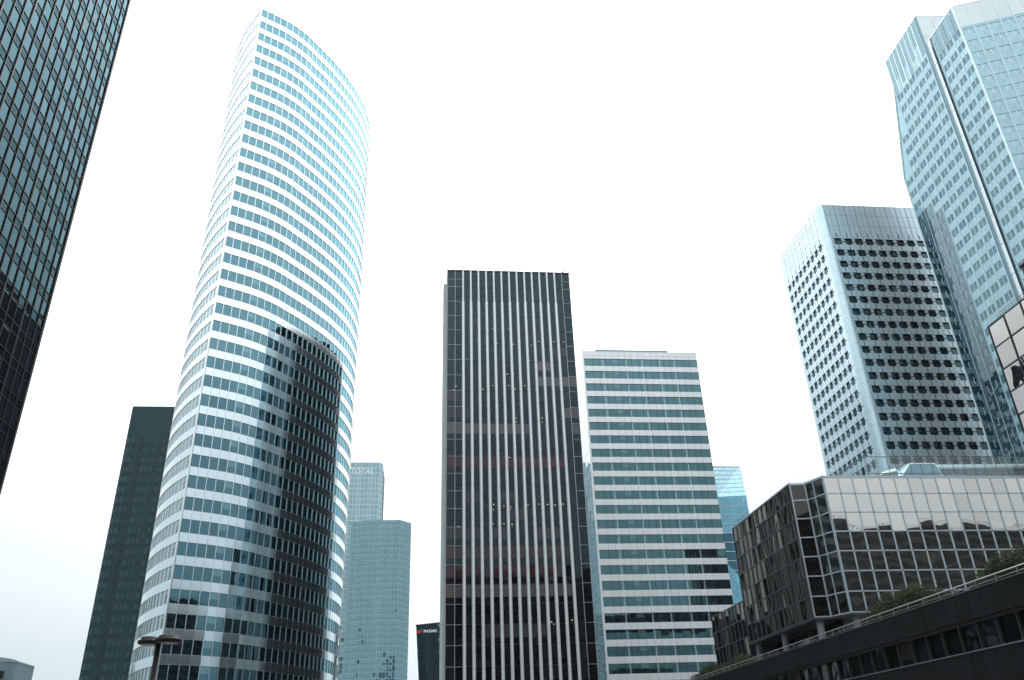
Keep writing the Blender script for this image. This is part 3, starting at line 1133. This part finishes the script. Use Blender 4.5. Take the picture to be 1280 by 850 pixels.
# ------------------------------------------------------------------ tall pale blue tower at the top right
def tall_tower():
    root = thing('office_tower', 'tallest pale blue tower at the upper right with paired windows and an end slot', 'tower', (125, 130, 0))
    Hb, Hn = 160.0, 150.95
    xb, yb0, yb1, yw = 115.15, 129.0, 143.8, 150.4
    xn, yn0, yn1 = 115.45, 118.75, 128.0
    core = MB()
    core.box(xb + .2, xb + 22, yb0 + .2, yb1, 0, Hb - .3, M['core'])
    core.box(xn + .3, xn + 20, yn0 + 2, yn1 - .1, 0, Hn - .3, M['core'])
    core.prism([(xb + .45, yb1), (xb + 20, yb1), (xb + 20, yw - .1), (xb + .45, yw - .1)], 0, [150, 150, 127, 127], M['core'])
    core.build('core', root)
    items = []
    fl = 3.55

    def grid(face, s0, s1, n, H, top_h, z_low, first_narrow=False, wm=M['tall_glass'], pm0=M['tall_panel'], hz=.0, ztop_fn=None, tilt=.25, wh=.46, gap=.36):
        p = (s1 - s0) / n
        wall = MB()
        z = H - top_h
        k = 0
        while z > z_low:
            for i in range(n):
                a, c = s0 + i * p, s0 + (i + 1) * p
                lim = ztop_fn(a) if ztop_fn else 1e9
                dark = (ztop_fn and z < 119) or (face is back and i == 0 and z < 112)  # near-black glass below these heights paints in the square tower's reflection
                pm = M['tall_reflect_dark'] if dark else pm0
                wq = M['tall_reflect_dark'] if dark else wm
                if z > lim:
                    continue
                zs = z - fl * wh
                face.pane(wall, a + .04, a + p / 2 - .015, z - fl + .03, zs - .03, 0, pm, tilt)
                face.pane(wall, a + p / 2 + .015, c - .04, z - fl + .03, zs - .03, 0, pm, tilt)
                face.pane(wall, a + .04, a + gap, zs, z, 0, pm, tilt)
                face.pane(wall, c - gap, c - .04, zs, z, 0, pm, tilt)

                def one(mb, a=a, c=c, z=z, zs=zs, wm=wq):
                    m = (a + c) / 2
                    face.pane(mb, a + gap + .02, m - .05, zs + .02, z - .02, -.05, wm, .3)
                    face.pane(mb, m + .05, c - gap - .02, zs + .02, z - .02, -.05, wm, .3)
                    face.box(mb, m - .05, m + .05, zs, z, -.07, .01, M['tall_line'])
                items.append((Vector(face.p((a + c) / 2, z)), one))
            z -= fl
            k += 1
        wall.build('wall', root)
        mull = []
        for i in range(n + 1):
            m = MB()
            s = s0 + i * p
            top = ztop_fn(s) if ztop_fn else H
            face.box(m, s - .05, s + .05, 0, min(H, top), -.05, .09, M['tall_line'])
            m.build('mullion', root)

    back = Fac((xb, yb1), (0, -1))
    Lb = yb1 - yb0
    grid(back, 0, Lb - .9, 5, Hb, 12.5, 30)
    # louvred plant storeys at the top of the rear slab
    t = MB()
    pw = (Lb - .9) / 8
    for i in range(8):
        a = i * pw
        cut = (0, 4.2, 1.4, 4.6, 0, 3.0, 5.4, 1.0)[i]
        back.pane(t, a + .14, a + pw - .14, Hb - 12.45 + cut + .1, Hb - .3, 0, M['tall_louvre'], .1)
        if cut:
            back.pane(t, a + .14, a + pw - .14, Hb - 12.45, Hb - 12.4 + cut, 0, M['tall_panel'], .1)
        back.pane(t, a - .12, a + .12, Hb - 12.5, Hb - .1, .02, M['tall_line'])
    back.box(t, 0, Lb, Hb - .3, Hb, -.3, .05, M['tall_line'])
    t.build('louvre_band', root)
    e = MB()
    back.pane(e, Lb - .88, Lb - .02, 0, Hb, -.03, M['tall_glass'])
    z = Hn - .4
    while z > 4:
        back.pane(e, Lb + .02, Lb + .98, z - 7.1, z - .06, -.18, M['tall_gap_fill'], .1)  # pale strip added to lighten the gap, covering the shaded end wall
        z -= 7.15
    e.build('corner_glazing', root)
    end = Fac((xb, yb0), (1, -.06))
    w = MB()
    z = Hb
    while z > 4:
        h = 7.1
        end.pane(w, 0.02, 3.5, z - h + .04, z - .04, 0, M['tall_pale'], .1)
        end.pane(w, 3.55, 8.2, z - h + .04, z - .04, 0, M['tall_pale'], .1)
        z -= h
    end.box(w, 0, 8.3, Hb - .2, Hb + .05, -.3, .03, M['tall_line'])
    w.build('end_wall', root)
    # wing beyond the far corner, its top sloping away
    wing = Fac((xb + .12, yw), (0, -1))
    top_at = lambda s: 127.5 + (151.5 - 127.5) * s / (yw - yb1)
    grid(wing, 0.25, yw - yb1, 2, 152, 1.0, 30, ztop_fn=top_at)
    wt = MB()
    for i in range(6):
        a, b = (yw - yb1) * i / 6, (yw - yb1) * (i + 1) / 6
        wt.poly([wing.p(a, 0, -.09), wing.p(b, 0, -.09), wing.p(b, top_at(b), -.09), wing.p(a, top_at(a), -.09)], M['tall_panel'])
    wt.tube(wing.p(0, 0, .06), wing.p(0, 127.5, .06), .14, M['tall_line'], 6)
    wt.tube(wing.p(0, 127.5, .06), wing.p(yw - yb1, 151.5, .06), .12, M['tall_line'], 6)
    wt.build('edge_trim', root)
    # near slab: left face, corner and splayed front
    near = Fac((xn, yn1), (0, -1))
    Ln = yn1 - yn0
    grid(near, .9, Ln, 3, Hn, 6.8, 25)
    q = MB()
    pw = (Ln - .9) / 3
    for i in range(3):
        a = .9 + i * pw
        near.pane(q, a + .16, a + pw / 2 - .05, Hn - 6.75, Hn - .3, 0, M['tall_louvre'], .1)
        near.pane(q, a + pw / 2 + .05, a + pw - .16, Hn - 6.75, Hn - .3, 0, M['tall_louvre'], .1)
        near.pane(q, a - .12, a + .12, Hn - 6.8, Hn - .3, .01, M['tall_line'])
    near.box(q, 0, Ln, Hn - .3, Hn, -.3, .05, M['tall_line'])
    q.build('louvre_band', root)
    d = MB()
    z = Hn
    while z > 4:
        near.pane(d, .06, .86, z - 3.5, z - .05, -.12, M['tall_dark'])
        z -= 3.55
    near.pane(d, 0, .9, 0, Hn, -.16, M['tall_line'])
    d.build('slot_glazing', root)
    fr = Fac.between((xn, yn0), (xn + 14.8, yn0 - 6.2))
    grid(fr, .1, fr.len, 6, Hn, 6.8, 25, wm=M['tall_panel'], pm0=M['tall_panel'], wh=.60, gap=.42, tilt=.15)
    q = MB()
    for i in range(6):
        a = .1 + i * (fr.len - .1) / 6
        p = (fr.len - .1) / 6
        fr.pane(q, a + .05, a + p - .05, Hn - 6.7, Hn - .2, 0, M['tall_pale'], .2)
    fr.box(q, 0, fr.len, Hn - .2, Hn, -.3, .05, M['tall_line'])
    fr.box(q, -.14, .1, 0, Hn, -.2, .12, M['tall_line'])
    z = Hn - 6.8
    while z > 30:                                              # tinted transom bands
        fr.box(q, .1, fr.len, z - .62, z + .02, -.02, .03, M['tall_glazed'])
        z -= fl
    q.build('front_trim', root)
    c2 = MB()
    c2.prism([(xn + .4, yn0 + .4), (xn + 14.9, yn0 - 5.7), (xn + 24, yn0 + 3), (xn + 20, yn0 + 9)], 0, Hn - .4, M['core'])
    c2.build('core', root)
    limited(root, 'window', items)


M['tall_glazed'] = glass('tinted transom glass', (.22, .36, .43), (.55, .80, .88), .2, rough=.05, var=.1)
tall_tower()


# ------------------------------------------------------------------ bronze mirror-glass block
def bronze_block():
    H, zb = 36.0, 18.2
    root = thing('mirror_glass_block', 'low bronze mirror glass block with notched corner raised on pale columns', 'office', (68, 118, 0))
    pA, pB, pC, pD, pE, pF = (50.55, 131.4), (50.55, 107.5), (52.7, 107.2), (53.95, 104.1), (88.0, 104.1), (88.0, 131.4)
    b = MB()
    ins = [(50.9, 131.2), (50.9, 107.9), (53.0, 107.6), (54.3, 104.5), (87.7, 104.5), (87.7, 131.2)]
    b.prism(list(reversed(ins))[::-1], zb + .1, H - .4, M['core'], M['roof'])
    b.build('core', root)
    zs = [H, 33.75]
    while len(zs) < 8:
        zs.append(zs[-1] - (33.75 - zb) / 6)
    items = []
    side = Fac.between(pA, pB)
    n1 = Fac.between(pB, pC)
    n2 = Fac.between(pC, pD)
    fr = Fac.between(pD, pE)
    frame_jobs = []
    for f, cols, gm, fm, tilt in ((side, [i * side.len / 13 for i in range(14)], 'gold_side', 'gold_dark_frame', 1.2), (n1, [0, n1.len], 'gold_side', 'gold_frame', .8),
                                  (n2, [0, n2.len * .45, n2.len], 'gold_side', 'gold_frame', .8),
                                  (fr, [0, 2.15] + [2.15 + 2.03 * k for k in range(1, 16)] + [fr.len], 'gold_glass', 'gold_frame', .22)):
        frame = MB()
        for i, s in enumerate(cols):
            hw = .13 if i in (0, len(cols) - 1) else .07
            f.box(frame, s - hw if i else s, s + hw if i < len(cols) - 1 else s, zb, H, -.1, .10, M[fm])
        for k, z in enumerate(zs):
            f.box(frame, 0, f.len, z - .07, z + .07, -.1, .085, M[fm])
        if gm == 'gold_glass':
            for s in cols[1:-1]:
                for z in zs[1:-1]:
                    f.box(frame, s - .075, s + .075, z - .075, z + .075, .1, .125, M['gold_dark_frame'])
        frame.build('curtain_wall_frame', root)
        for i in range(len(cols) - 1):
            for k in range(7):
                def one(mb, f=f, a=cols[i], c=cols[i + 1], z1=zs[k], z0=zs[k + 1], gm=gm, tilt=tilt):
                    f.pane(mb, a + .03, c - .03, z0 + .03, z1 - .03, 0, M[gm], tilt)
                items.append((Vector(f.p((cols[i] + cols[i + 1]) / 2, zs[k])), one))
    limited(root, 'glass_panel', items)
    sf = MB()
    sf.prism([(50.5, 131.5), (50.5, 107.4), (52.7, 107.1), (53.9, 104.0), (88.1, 104.0), (88.1, 131.5)], zb - .35, zb - .08, M['soffit'])
    sf.build('soffit', root)
    rw = MB()
    rf = Fac((88, 131.4), (-1, 0))
    for i in range(18):
        for k in range(7):
            rf.pane(rw, i * 2.07 + .04, (i + 1) * 2.07 - .04, zs[k + 1] + .05, zs[k] - .05, .02, M['pier'])
    rw.build('rear_wall', root)
    # recessed storey below, pale columns
    lw = MB()
    u = Fac((54.5, 131), (0, -1))
    for i in range(11):
        u.pane(lw, i * 2.1 + .06, (i + 1) * 2.1 - .06, 9.9, zb - .4, 0, M['gold_side'], 1.2)
    v = Fac((54.5, 107.9), (1, 0))
    for i in range(16):
        v.pane(lw, i * 2.1 + .06, (i + 1) * 2.1 - .06, 9.9, zb - .4, 0, M['gold_glass'], .6)
    lw.box(54.6, 87, 108, 131, 0, zb - .5, M['core'])
    lw.build('recessed_storey', root)
    for (x, y) in ((51.5, 108.3), (51.5, 120.2), (51.5, 130.6), (54.9, 105.1)):
        c = MB()
        c.lathe((x, y, 0), [(.48, 9.5), (.48, zb - .35)], M['column'], 20)
        c.build('column', root, True)
    # handrail around the roof edge
    rl = MB()
    pts = [(50.75, 131.2), (50.75, 107.7), (52.8, 107.4), (54.1, 104.3), (59.5, 104.3)]
    for a, c in zip(pts[:-1], pts[1:]):
        for z in (H + .45, H + .85):
            rl.tube((*a, z), (*c, z), .035, M['rail'], 5)
        L = math.hypot(c[0] - a[0], c[1] - a[1])
        k = max(1, round(L / 2.4))
        for i in range(k + 1):
            t = i / k
            q = (a[0] + (c[0] - a[0]) * t, a[1] + (c[1] - a[1]) * t)
            rl.tube((*q, H), (*q, H + .87), .03, M['rail'], 5)
    rl.build('handrail', root)
    cp = MB()
    for a, c in zip([pA, pB, pC, pD], [pB, pC, pD, pE]):
        ff = Fac.between(a, c)
        ff.box(cp, 0, ff.len, H + .07, H + .22, -.4, .12, M['gold_frame'])
    cp.build('coping', root)
    # glass balustrade set back on the roof
    gb = MB()
    zt = 39.35
    f1 = Fac((61.3, 105.2), (1, 0))
    for i in range(16):
        f1.pane(gb, i * 1.62 + .02, (i + 1) * 1.62 - .02, H - .3, zt, 0, M['balustrade'])
    f2 = Fac((61.3, 130), (0, -1))
    for i in range(15):
        f2.pane(gb, i * 1.65 + .02, (i + 1) * 1.65 - .02, H - .3, zt, 0, M['balustrade'])
    bal = gb.build('glass_balustrade', root)
    br = MB()
    f1.box(br, 0, 26, zt, zt + .10, -.06, .06, M['rail'])
    f2.box(br, 0, 24.7, zt, zt + .10, -.06, .06, M['rail'])
    f1.box(br, 0, 26, 36.9, 37.02, -.05, .05, M['rail'])
    for i in range(17):
        f1.box(br, i * 1.62 - .03, i * 1.62 + .03, H - .3, zt, -.05, .03, M['rail'])
    br.build('top_rail', bal)
    # silver duct and skylight behind it
    du = MB()
    du.tube((64.0, 107.2, 37.25), (66.6, 107.2, 37.75), .35, M['steel'], 14, .6)
    du.tube((72.5, 107.2, 38.15), (92, 107.2, 38.35), .78, M['steel'], 18)
    for k in range(14):
        x = 73 + k * 1.35
        du.tube((x, 107.2, 38.16), (x + .06, 107.2, 38.16), .82, M['thin_frame'], 18)
    du.build('duct', root, False)
    sk = MB()
    lowr, upr = [(66.2, 106.2), (73.2, 106.2), (73.2, 110), (66.2, 110)], [(68.6, 106.4), (72.4, 106.4), (72.4, 109.6), (68.6, 109.6)]
    sk.hexa([(*p, 36.2) for p in lowr] + [(*p, 38.8) for p in upr], M['tall_louvre'])
    for k in range(4):
        i = (k + 1) % 4
        sk.tube((*lowr[k], 36.2), (*upr[k], 38.8), .10, M['sign_pale'], 6)
        sk.tube((*upr[k], 38.8), (*upr[i], 38.8), .10, M['sign_pale'], 6)
    sk.build('skylight', root)

    # lower wing beyond
    root2 = thing('mirror_glass_block', 'lower bronze glass wing behind the notched mirror block beside the white tower', 'office', (56, 140, 0))
    H2 = 24.6
    c = MB()
    c.box(50.8, 66, 132.0, 148, 0, H2 - .1, M['core'])
    c.build('core', root2)
    f = Fac((50.55, 148), (0, -1))
    it = []
    for i in range(9):
        for k in range(8):
            def one(mb, a=i * 1.8, z1=H2 - k * 2.7):
                f.pane(mb, a + .04, a + 1.76, z1 - 2.65, z1 - .05, 0, M['gold_side'], 1.2)
            it.append((Vector(f.p(i * 1.8, H2 - k * 2.7)), one))
    limited(root2, 'glass_panel', it)
    fm = MB()
    for i in range(10):
        f.box(fm, max(0, i * 1.8 - .06), i * 1.8 + .06 if i < 9 else 16.1, 0, H2, -.1, .09, M['gold_dark_frame'])
    for k in range(10):
        f.box(fm, 0, 16.1, H2 - k * 2.7 - .07, H2 - k * 2.7 + .05, -.1, .075, M['gold_dark_frame'])
    fm.build('curtain_wall_frame', root2)


bronze_block()


# ------------------------------------------------------------------ mirror block at the right edge
def edge_block():
    H = 63.0
    root = thing('mirror_glass_block', 'mirror glass block cut off by the right edge of the photo with large sky panes', 'office', (100, 95, 0))
    x, y0, y1 = 90.0, 97.0, 109.1
    c = MB()
    c.box(x + .3, x + 18, y0 + .2, y1 - .2, 0, H - .3, M['core'])
    c.build('core', root)
    f = Fac((x, y1), (0, -1))
    L = y1 - y0
    frame = MB()
    n = 3
    p = L / n
    items = []
    for i in range(n + 1):
        f.box(frame, i * p - (.1 if i else 0), i * p + .1, 0, H, -.1, .14, M['black_frame'])
    for k in range(16):
        z = H - k * 3.85
        f.box(frame, 0, L, z - .09, z + .09, -.1, .12, M['black_frame'])
        for i in range(n):
            def one(mb, a=i * p, z=z):
                f.pane(mb, a + .05, a + p - .05, z - 3.8, z - .05, 0, M['edge_glass'], .7)
            items.append((Vector(f.p(i * p, z)), one))
    frame.build('curtain_wall_frame', root)
    limited(root, 'glass_panel', items)
    r = MB()
    r.box(x, x + 18, y0, y1, H - .25, H - .05, M['roof'])
    r.build('roof', root)
    rl = MB()
    for z in (H + .5, H + .95):
        rl.tube((x + .2, 106.8, z), (x + .2, y0, z), .05, M['rail'], 5)
    for i in range(5):
        rl.tube((x + .2, 106.8 - i * 2, H), (x + .2, 106.8 - i * 2, H + .97), .04, M['rail'], 5)
    rl.build('handrail', root)
    pr = MB()
    pr.box(x + .5, x + 12, 97.2, 99.0, H, H + 5.0, M['black_frame'])
    pr.box(x + .3, x + 12.2, 97.1, 99.2, H + 5.0, H + 5.3, M['black_frame'])
    pr.build('plant_room', root)


edge_block()


# ------------------------------------------------------------------ raised terrace at the lower right
def terrace():
    root = thing('raised_terrace', 'dark slate clad raised terrace with handrail and ribbon windows at the lower right', 'terrace', (41, 60, 0))
    x, ya, yb = 32.0, -30.0, 150.0
    f = Fac((x, yb), (0, -1))
    L = yb - ya
    body = MB()
    body.box(x + 1.2, 53, ya, yb, 0, 8.6, M['core'])
    body.build('core', root)
    deck = MB()
    deck.box(x + .4, 90, ya, yb, 9.5, 9.9, M['ground'])
    deck.box(x + .3, 90, ya, yb, 8.6, 9.5, M['soffit'])
    deck.build('deck', root)
    items_u = MB()
    n = int(L / 1.25)
    p = L / n
    for i in range(n):
        f.box(items_u, i * p + .012, (i + 1) * p - .012, 8.74, 10.26, -.25, rnd.uniform(-.006, .006), M['terrace'])
    f.box(items_u, 0, L, 8.8, 10.2, -.24, -.06, M['core'])
    items_u.build('parapet', root)
    cap = MB()
    f.box(cap, 0, L, 10.265, 10.34, -.4, .04, M['terrace_cap'])
    cap.build('coping', root)
    gl = MB()
    n2 = int(L / 1.85)
    p2 = L / n2
    for i in range(n2):
        f.pane(gl, i * p2 + .05, (i + 1) * p2 - .05, 7.1, 8.74, -.55, M['terrace_glass'], .8)
    g_ = gl.build('ribbon_window', root)
    jobs = []
    for i in range(n2 + 1):
        def bar(mb, s=i * p2):
            f.box(mb, s - .045, s + .045, 7.07, 8.6, -.56, -.36, M['terrace_mullion'])
        jobs.append((Vector(f.p(i * p2, 8)), bar))
    limited(g_, 'mullion', jobs)
    sill = MB()
    f.box(sill, 0, L, 7.0, 7.07, -.6, .06, M['rail'])
    sill.build('sill', g_)
    low = MB()
    for i in range(n):
        f.box(low, i * p + .012, (i + 1) * p - .012, 4.4, 6.99, -.25, rnd.uniform(-.006, .006), M['terrace'])
    f.box(low, 0, L, 4.5, 6.95, -.24, -.06, M['core'])
    f.box(low, 0, L, 0, 4.35, -.9, -.7, M['terrace'])
    f.box(low, 0, L, 4.36, 4.42, -.9, -.02, M['soffit'])
    low.build('lower_wall', root)
    rl = MB()
    rl.tube(f.p(0, 10.74, -.15), f.p(L, 10.74, -.15), .038, M['rail'], 6)
    rl.tube(f.p(0, 10.50, -.15), f.p(L, 10.50, -.15), .022, M['rail'], 6)
    h = rl.build('handrail', root)
    jobs = []
    k = int(L / 1.9)
    for i in range(k + 1):
        def one(mb, s=i * L / k):
            f.box(mb, s - .03, s + .03, 10.34, 10.74, -.19, -.11, M['rail'])
        jobs.append((Vector(f.p(i * L / k, 10.5)), one))
    limited(h, 'post', jobs)


terrace()


# ------------------------------------------------------------------ shrubs on the terrace
def shrub(label, cx, y0, y1, ztop, width, n, lumps, seed):
    r = random.Random(seed)
    root = thing('shrub', label, 'shrub', (cx, (y0 + y1) / 2, 9.9), 'shrubs along the terrace')
    fo, st = MB(), MB()
    zb = 9.9
    blobs = []
    for i in range(lumps):
        t = (i + .5) / lumps
        yy = y0 + (y1 - y0) * t
        env = math.sin(math.pi * min(max(t, .08), .92)) ** .6
        hz = (ztop - zb) * (0.62 + .38 * env) * r.uniform(.9, 1.05)
        blobs.append((cx + r.uniform(-.3, .3) * width, yy, hz, (y1 - y0) / lumps * r.uniform(.75, 1.05)))
        st.tube((blobs[-1][0], yy, zb), (blobs[-1][0] + r.uniform(-.2, .2), yy + r.uniform(-.2, .2), zb + hz * .7), .05, M['bark'], 5, .02)
    for k in range(n):
        bx, by, hz, rad = r.choice(blobs)
        while True:
            a = Vector((r.uniform(-1, 1), r.uniform(-1, 1), r.uniform(-1, 1)))
            if .3 < a.length < 1:
                break
        a = a.normalized() * (a.length ** .35) * r.uniform(.8, 1.16)
        c = Vector((bx + a.x * width, by + a.y * rad, zb + hz * .5 + a.z * hz * .5))
        s = r.uniform(.07, .15)
        u = Vector((r.gauss(0, 1), r.gauss(0, 1), r.gauss(0, 1))).normalized()
        w = u.orthogonal().normalized()
        fo.poly([tuple(c - u * s), tuple(c - w * s * .45), tuple(c + u * s), tuple(c + w * s * .45)], M['leaf'])
    fo.build('foliage', root)
    st.build('stem', root)


shrub('long spreading hedge on the terrace in front of the mirror glass', 36.0, 56.0, 66.5, 13.0, 1.1, 16000, 9, 1)
shrub('rounded dense shrub at the right edge of the terrace', 36.2, 45.0, 51.6, 12.9, 1.0, 12000, 4, 2)
shrub('small low shrub on the terrace under the end column of the mirror block', 36.0, 93.5, 99.8, 12.6, .9, 7000, 4, 3)
shrub('pair of low bushes on the terrace in front of the white banded tower', 36.0, 102.6, 114.5, 12.9, 1.0, 12000, 7, 4)


# ------------------------------------------------------------------ street lamp
def lamp():
    x, y = -6.60, 22.4
    root = thing('street_lamp', 'dark double headed street lamp with flat round heads at the lower left', 'lamp', (x, y, 0))
    p = MB()
    p.lathe((x, y, 0), [(.13, 0), (.13, .5), (.075, .55), (.065, 4.86), (.0, 4.87)], M['lamp_black'], 16)
    p.build('pole', root, True)
    a = MB()
    a.tube((x - .25, y + .04, 4.80), (x + .25, y - .06, 4.80), .04, M['lamp_black'], 8)
    a.build('arm', root)
    for dx, dy, r in ((-.25, .10, .285), (.27, -.12, .325)):
        h = MB()
        h.lathe((x + dx, y + dy, 4.76), [(.0, .0), (r * .86, .0), (r * .97, .025), (r, .06), (r * .97, .085), (r * .78, .10), (r * .74, .16), (r * .66, .175), (0, .18)], M['lamp_black'], 32)
        ho = h.build('lamp_head', root, True)
        d = MB()
        d.lathe((x + dx, y + dy, 4.752), [(0, 0), (r * .7, 0), (r * .72, .006)], M['lamp_glass'], 24)
        d.build('diffuser', ho)


lamp()


# ------------------------------------------------------------------ rounded rooftop at the lower left
def rounded_roof():
    root = thing('rounded_building', 'blue grey rendered building with a rounded corner at the bottom left edge', 'building', (-106, 226, 0))
    b = MB()
    plan = [(-116, 221), (-104, 220)]
    for k in range(7):
        a = R(-90 + 15 * k)
        plan.append((-100.6 + 3.0 * math.cos(a), 223 + 3.0 * math.sin(a)))
    plan += [(-97.6, 232), (-116, 232)]
    H = 29.2
    b.prism(plan, 0, [H] * 2 + [H - .12 * k for k in range(7)] + [H - .8, H - .8], M['silo'], M['roof'])
    b.build('wall', root)
    w = MB()
    f = Fac((-116, 219.7), (1, 0))
    for s, z in ((15.9, 24.6), (12.5, 24.6), (15.9, 20.2), (12.5, 20.2)):
        f.box(w, s, s + 1.0, z, z + 1.7, -.5, .02, M['joint'])
        f.pane(w, s + .08, s + .92, z + .08, z + 1.62, .03, M['opp_glass'])
    w.build('window', root)
    c = MB()
    c.prism([(p[0] + (.1 if p[0] > -105 else 0), p[1] - .1) for p in plan], H - .85, [z + .16 for z in [H] * 2 + [H - .12 * k for k in range(7)] + [H - .8, H - .8]], M['grey_joint'])
    c.build('coping', root)


rounded_roof()


# ------------------------------------------------------------------ office slab across the plaza, seen in the mirror glass
def opposite():
    y, x0, x1, H = -60.0, -20.0, 310.0, 72.5
    root = thing('office_block', 'long dark office block across the plaza seen only as a reflection in the glass', 'office', (145, -75, 0))
    b = MB()
    b.box(x0, x1, y - 25, y, 0, H, M['opp_wall'])
    b.build('wall', root)
    f = Fac((x1, y), (-1, 0))
    for k in range(19):
        z = H - 1.6 - k * 3.6
        w = MB()
        n = 90
        p = (x1 - x0) / n
        for i in range(n):
            f.pane(w, i * p + .1, (i + 1) * p - .1, z - 2.2, z, .03, M['opp_glass'], .3)
        w.build('window_band', root)
    r = MB()
    for z in (H + .6, H + 1.2):
        r.tube((x0, y, z), (x1, y, z), .08, M['rail'], 5)
    for i in range(109):
        r.tube((x0 + i * 3.04, y, H), (x0 + i * 3.04, y, H + 1.2), .06, M['rail'], 5)
    r.build('handrail', root)


opposite()

# ------------------------------------------------------------------ thin air between here and the far towers
def haze(density):
    t = NT('thin haze')
    v = t.n('ShaderNodeVolumePrincipled')
    v.inputs['Color'].default_value = (.75, .93, 1.0, 1)
    v.inputs['Density'].default_value = density
    v.inputs['Anisotropy'].default_value = .2
    t.t.links.new(v.outputs[0], t.out.inputs['Volume'])
    mb = MB()
    mb.box(-400, 500, -200, 800, -1.0, 203.0, t.m)
    o = mb.build('haze')
    o['kind'] = 'stuff'
    o['label'] = 'thin pale haze in the air between the towers'


haze(HAZE)

# ------------------------------------------------------------------ sky, sun
SUN_EL, SUN_AZ = 52.0, 10.0           # azimuth from +Y towards +X
w = bpy.data.worlds.new('World')
SC.world = w
w.use_nodes = True
nt = w.node_tree
nt.nodes.clear()
N = nt.nodes.new
out = N('ShaderNodeOutputWorld')
sky = N('ShaderNodeTexSky')
sky.sky_type = 'NISHITA'
sky.sun_disc = False
sky.sun_elevation = R(SUN_EL)
sky.sun_rotation = R(SUN_AZ)
sky.air_density, sky.dust_density = 1.0, 4.0
bg1 = N('ShaderNodeBackground')
bg1.inputs[1].default_value = 0.10
nt.links.new(sky.outputs[0], bg1.inputs[0])
# high cloud deck: brighter overhead than at the horizon
tc = N('ShaderNodeTexCoord')
sep = N('ShaderNodeSeparateXYZ')
nt.links.new(tc.outputs['Generated'], sep.inputs[0])
ramp = N('ShaderNodeValToRGB')
cr = ramp.color_ramp
cr.interpolation = 'EASE'
stops = [(0.0, (.50, .63, .685)), (.10, (.585, .69, .735)), (.20, (.70, .785, .82)), (.32, (.90, .96, .98)), (.50, (1.75, 1.83, 1.86)), (.72, (2.8, 2.85, 2.88)), (1.0, (3.3, 3.3, 3.3))]
while len(cr.elements) < len(stops):
    cr.elements.new(.5)
for e, (p, c) in zip(cr.elements, stops):
    e.position = p
    e.color = (*c, 1)
nt.links.new(sep.outputs[2], ramp.inputs[0])
nz = N('ShaderNodeTexNoise')
nz.inputs['Scale'].default_value = 2.2
nz.inputs['Detail'].default_value = 3
nt.links.new(tc.outputs['Generated'], nz.inputs['Vector'])
mr = N('ShaderNodeMapRange')
mr.inputs['To Min'].default_value = .93
mr.inputs['To Max'].default_value = 1.07
nt.links.new(nz.outputs['Fac'], mr.inputs[0])
sc_ = N('ShaderNodeVectorMath')
sc_.operation = 'SCALE'
nt.links.new(ramp.outputs[0], sc_.inputs[0])
nt.links.new(mr.outputs[0], sc_.inputs['Scale'])
SUND = (math.sin(R(SUN_AZ)) * math.cos(R(SUN_EL)), math.cos(R(SUN_AZ)) * math.cos(R(SUN_EL)), math.sin(R(SUN_EL)))
dt = N('ShaderNodeVectorMath')
dt.operation = 'DOT_PRODUCT'
nt.links.new(tc.outputs['Generated'], dt.inputs[0])
dt.inputs[1].default_value = SUND
pw = N('ShaderNodeMath')
pw.operation = 'POWER'
pw.use_clamp = True
nt.links.new(dt.outputs['Value'], pw.inputs[0])
pw.inputs[1].default_value = 5.0
gl = N('ShaderNodeVectorMath')
gl.operation = 'SCALE'
gl.inputs[0].default_value = (2.0, 2.0, 1.98)
nt.links.new(pw.outputs[0], gl.inputs['Scale'])
ad = N('ShaderNodeVectorMath')
ad.operation = 'ADD'
nt.links.new(sc_.outputs[0], ad.inputs[0])
nt.links.new(gl.outputs[0], ad.inputs[1])
bg2 = N('ShaderNodeBackground')
bg2.inputs[1].default_value = 1.0
nt.links.new(ad.outputs[0], bg2.inputs[0])
mixs = N('ShaderNodeMixShader')
mixs.inputs[0].default_value = .92
nt.links.new(bg1.outputs[0], mixs.inputs[1])
nt.links.new(bg2.outputs[0], mixs.inputs[2])
nt.links.new(mixs.outputs[0], out.inputs[0])

sl = bpy.data.lights.new('sun', 'SUN')
sl.energy = 0.9
sl.angle = R(20)
sl.color = (1.0, .97, .93)
so = bpy.data.objects.new('sun', sl)
COL.objects.link(so)
dirv = Vector((math.sin(R(SUN_AZ)) * math.cos(R(SUN_EL)), math.cos(R(SUN_AZ)) * math.cos(R(SUN_EL)), math.sin(R(SUN_EL))))
so.rotation_euler = dirv.to_track_quat('Z', 'Y').to_euler()
so.location = dirv * 300

# ------------------------------------------------------------------ render settings
SC.view_settings.view_transform = 'Standard'
SC.view_settings.look = 'None'
SC.view_settings.exposure = 0.0
SC.view_settings.gamma = 1.0
SC.view_settings.use_curve_mapping = False
cy = SC.cycles
cy.max_bounces = 6
cy.glossy_bounces = 4
cy.diffuse_bounces = 3
cy.transparent_max_bounces = 8
cy.use_denoising = True
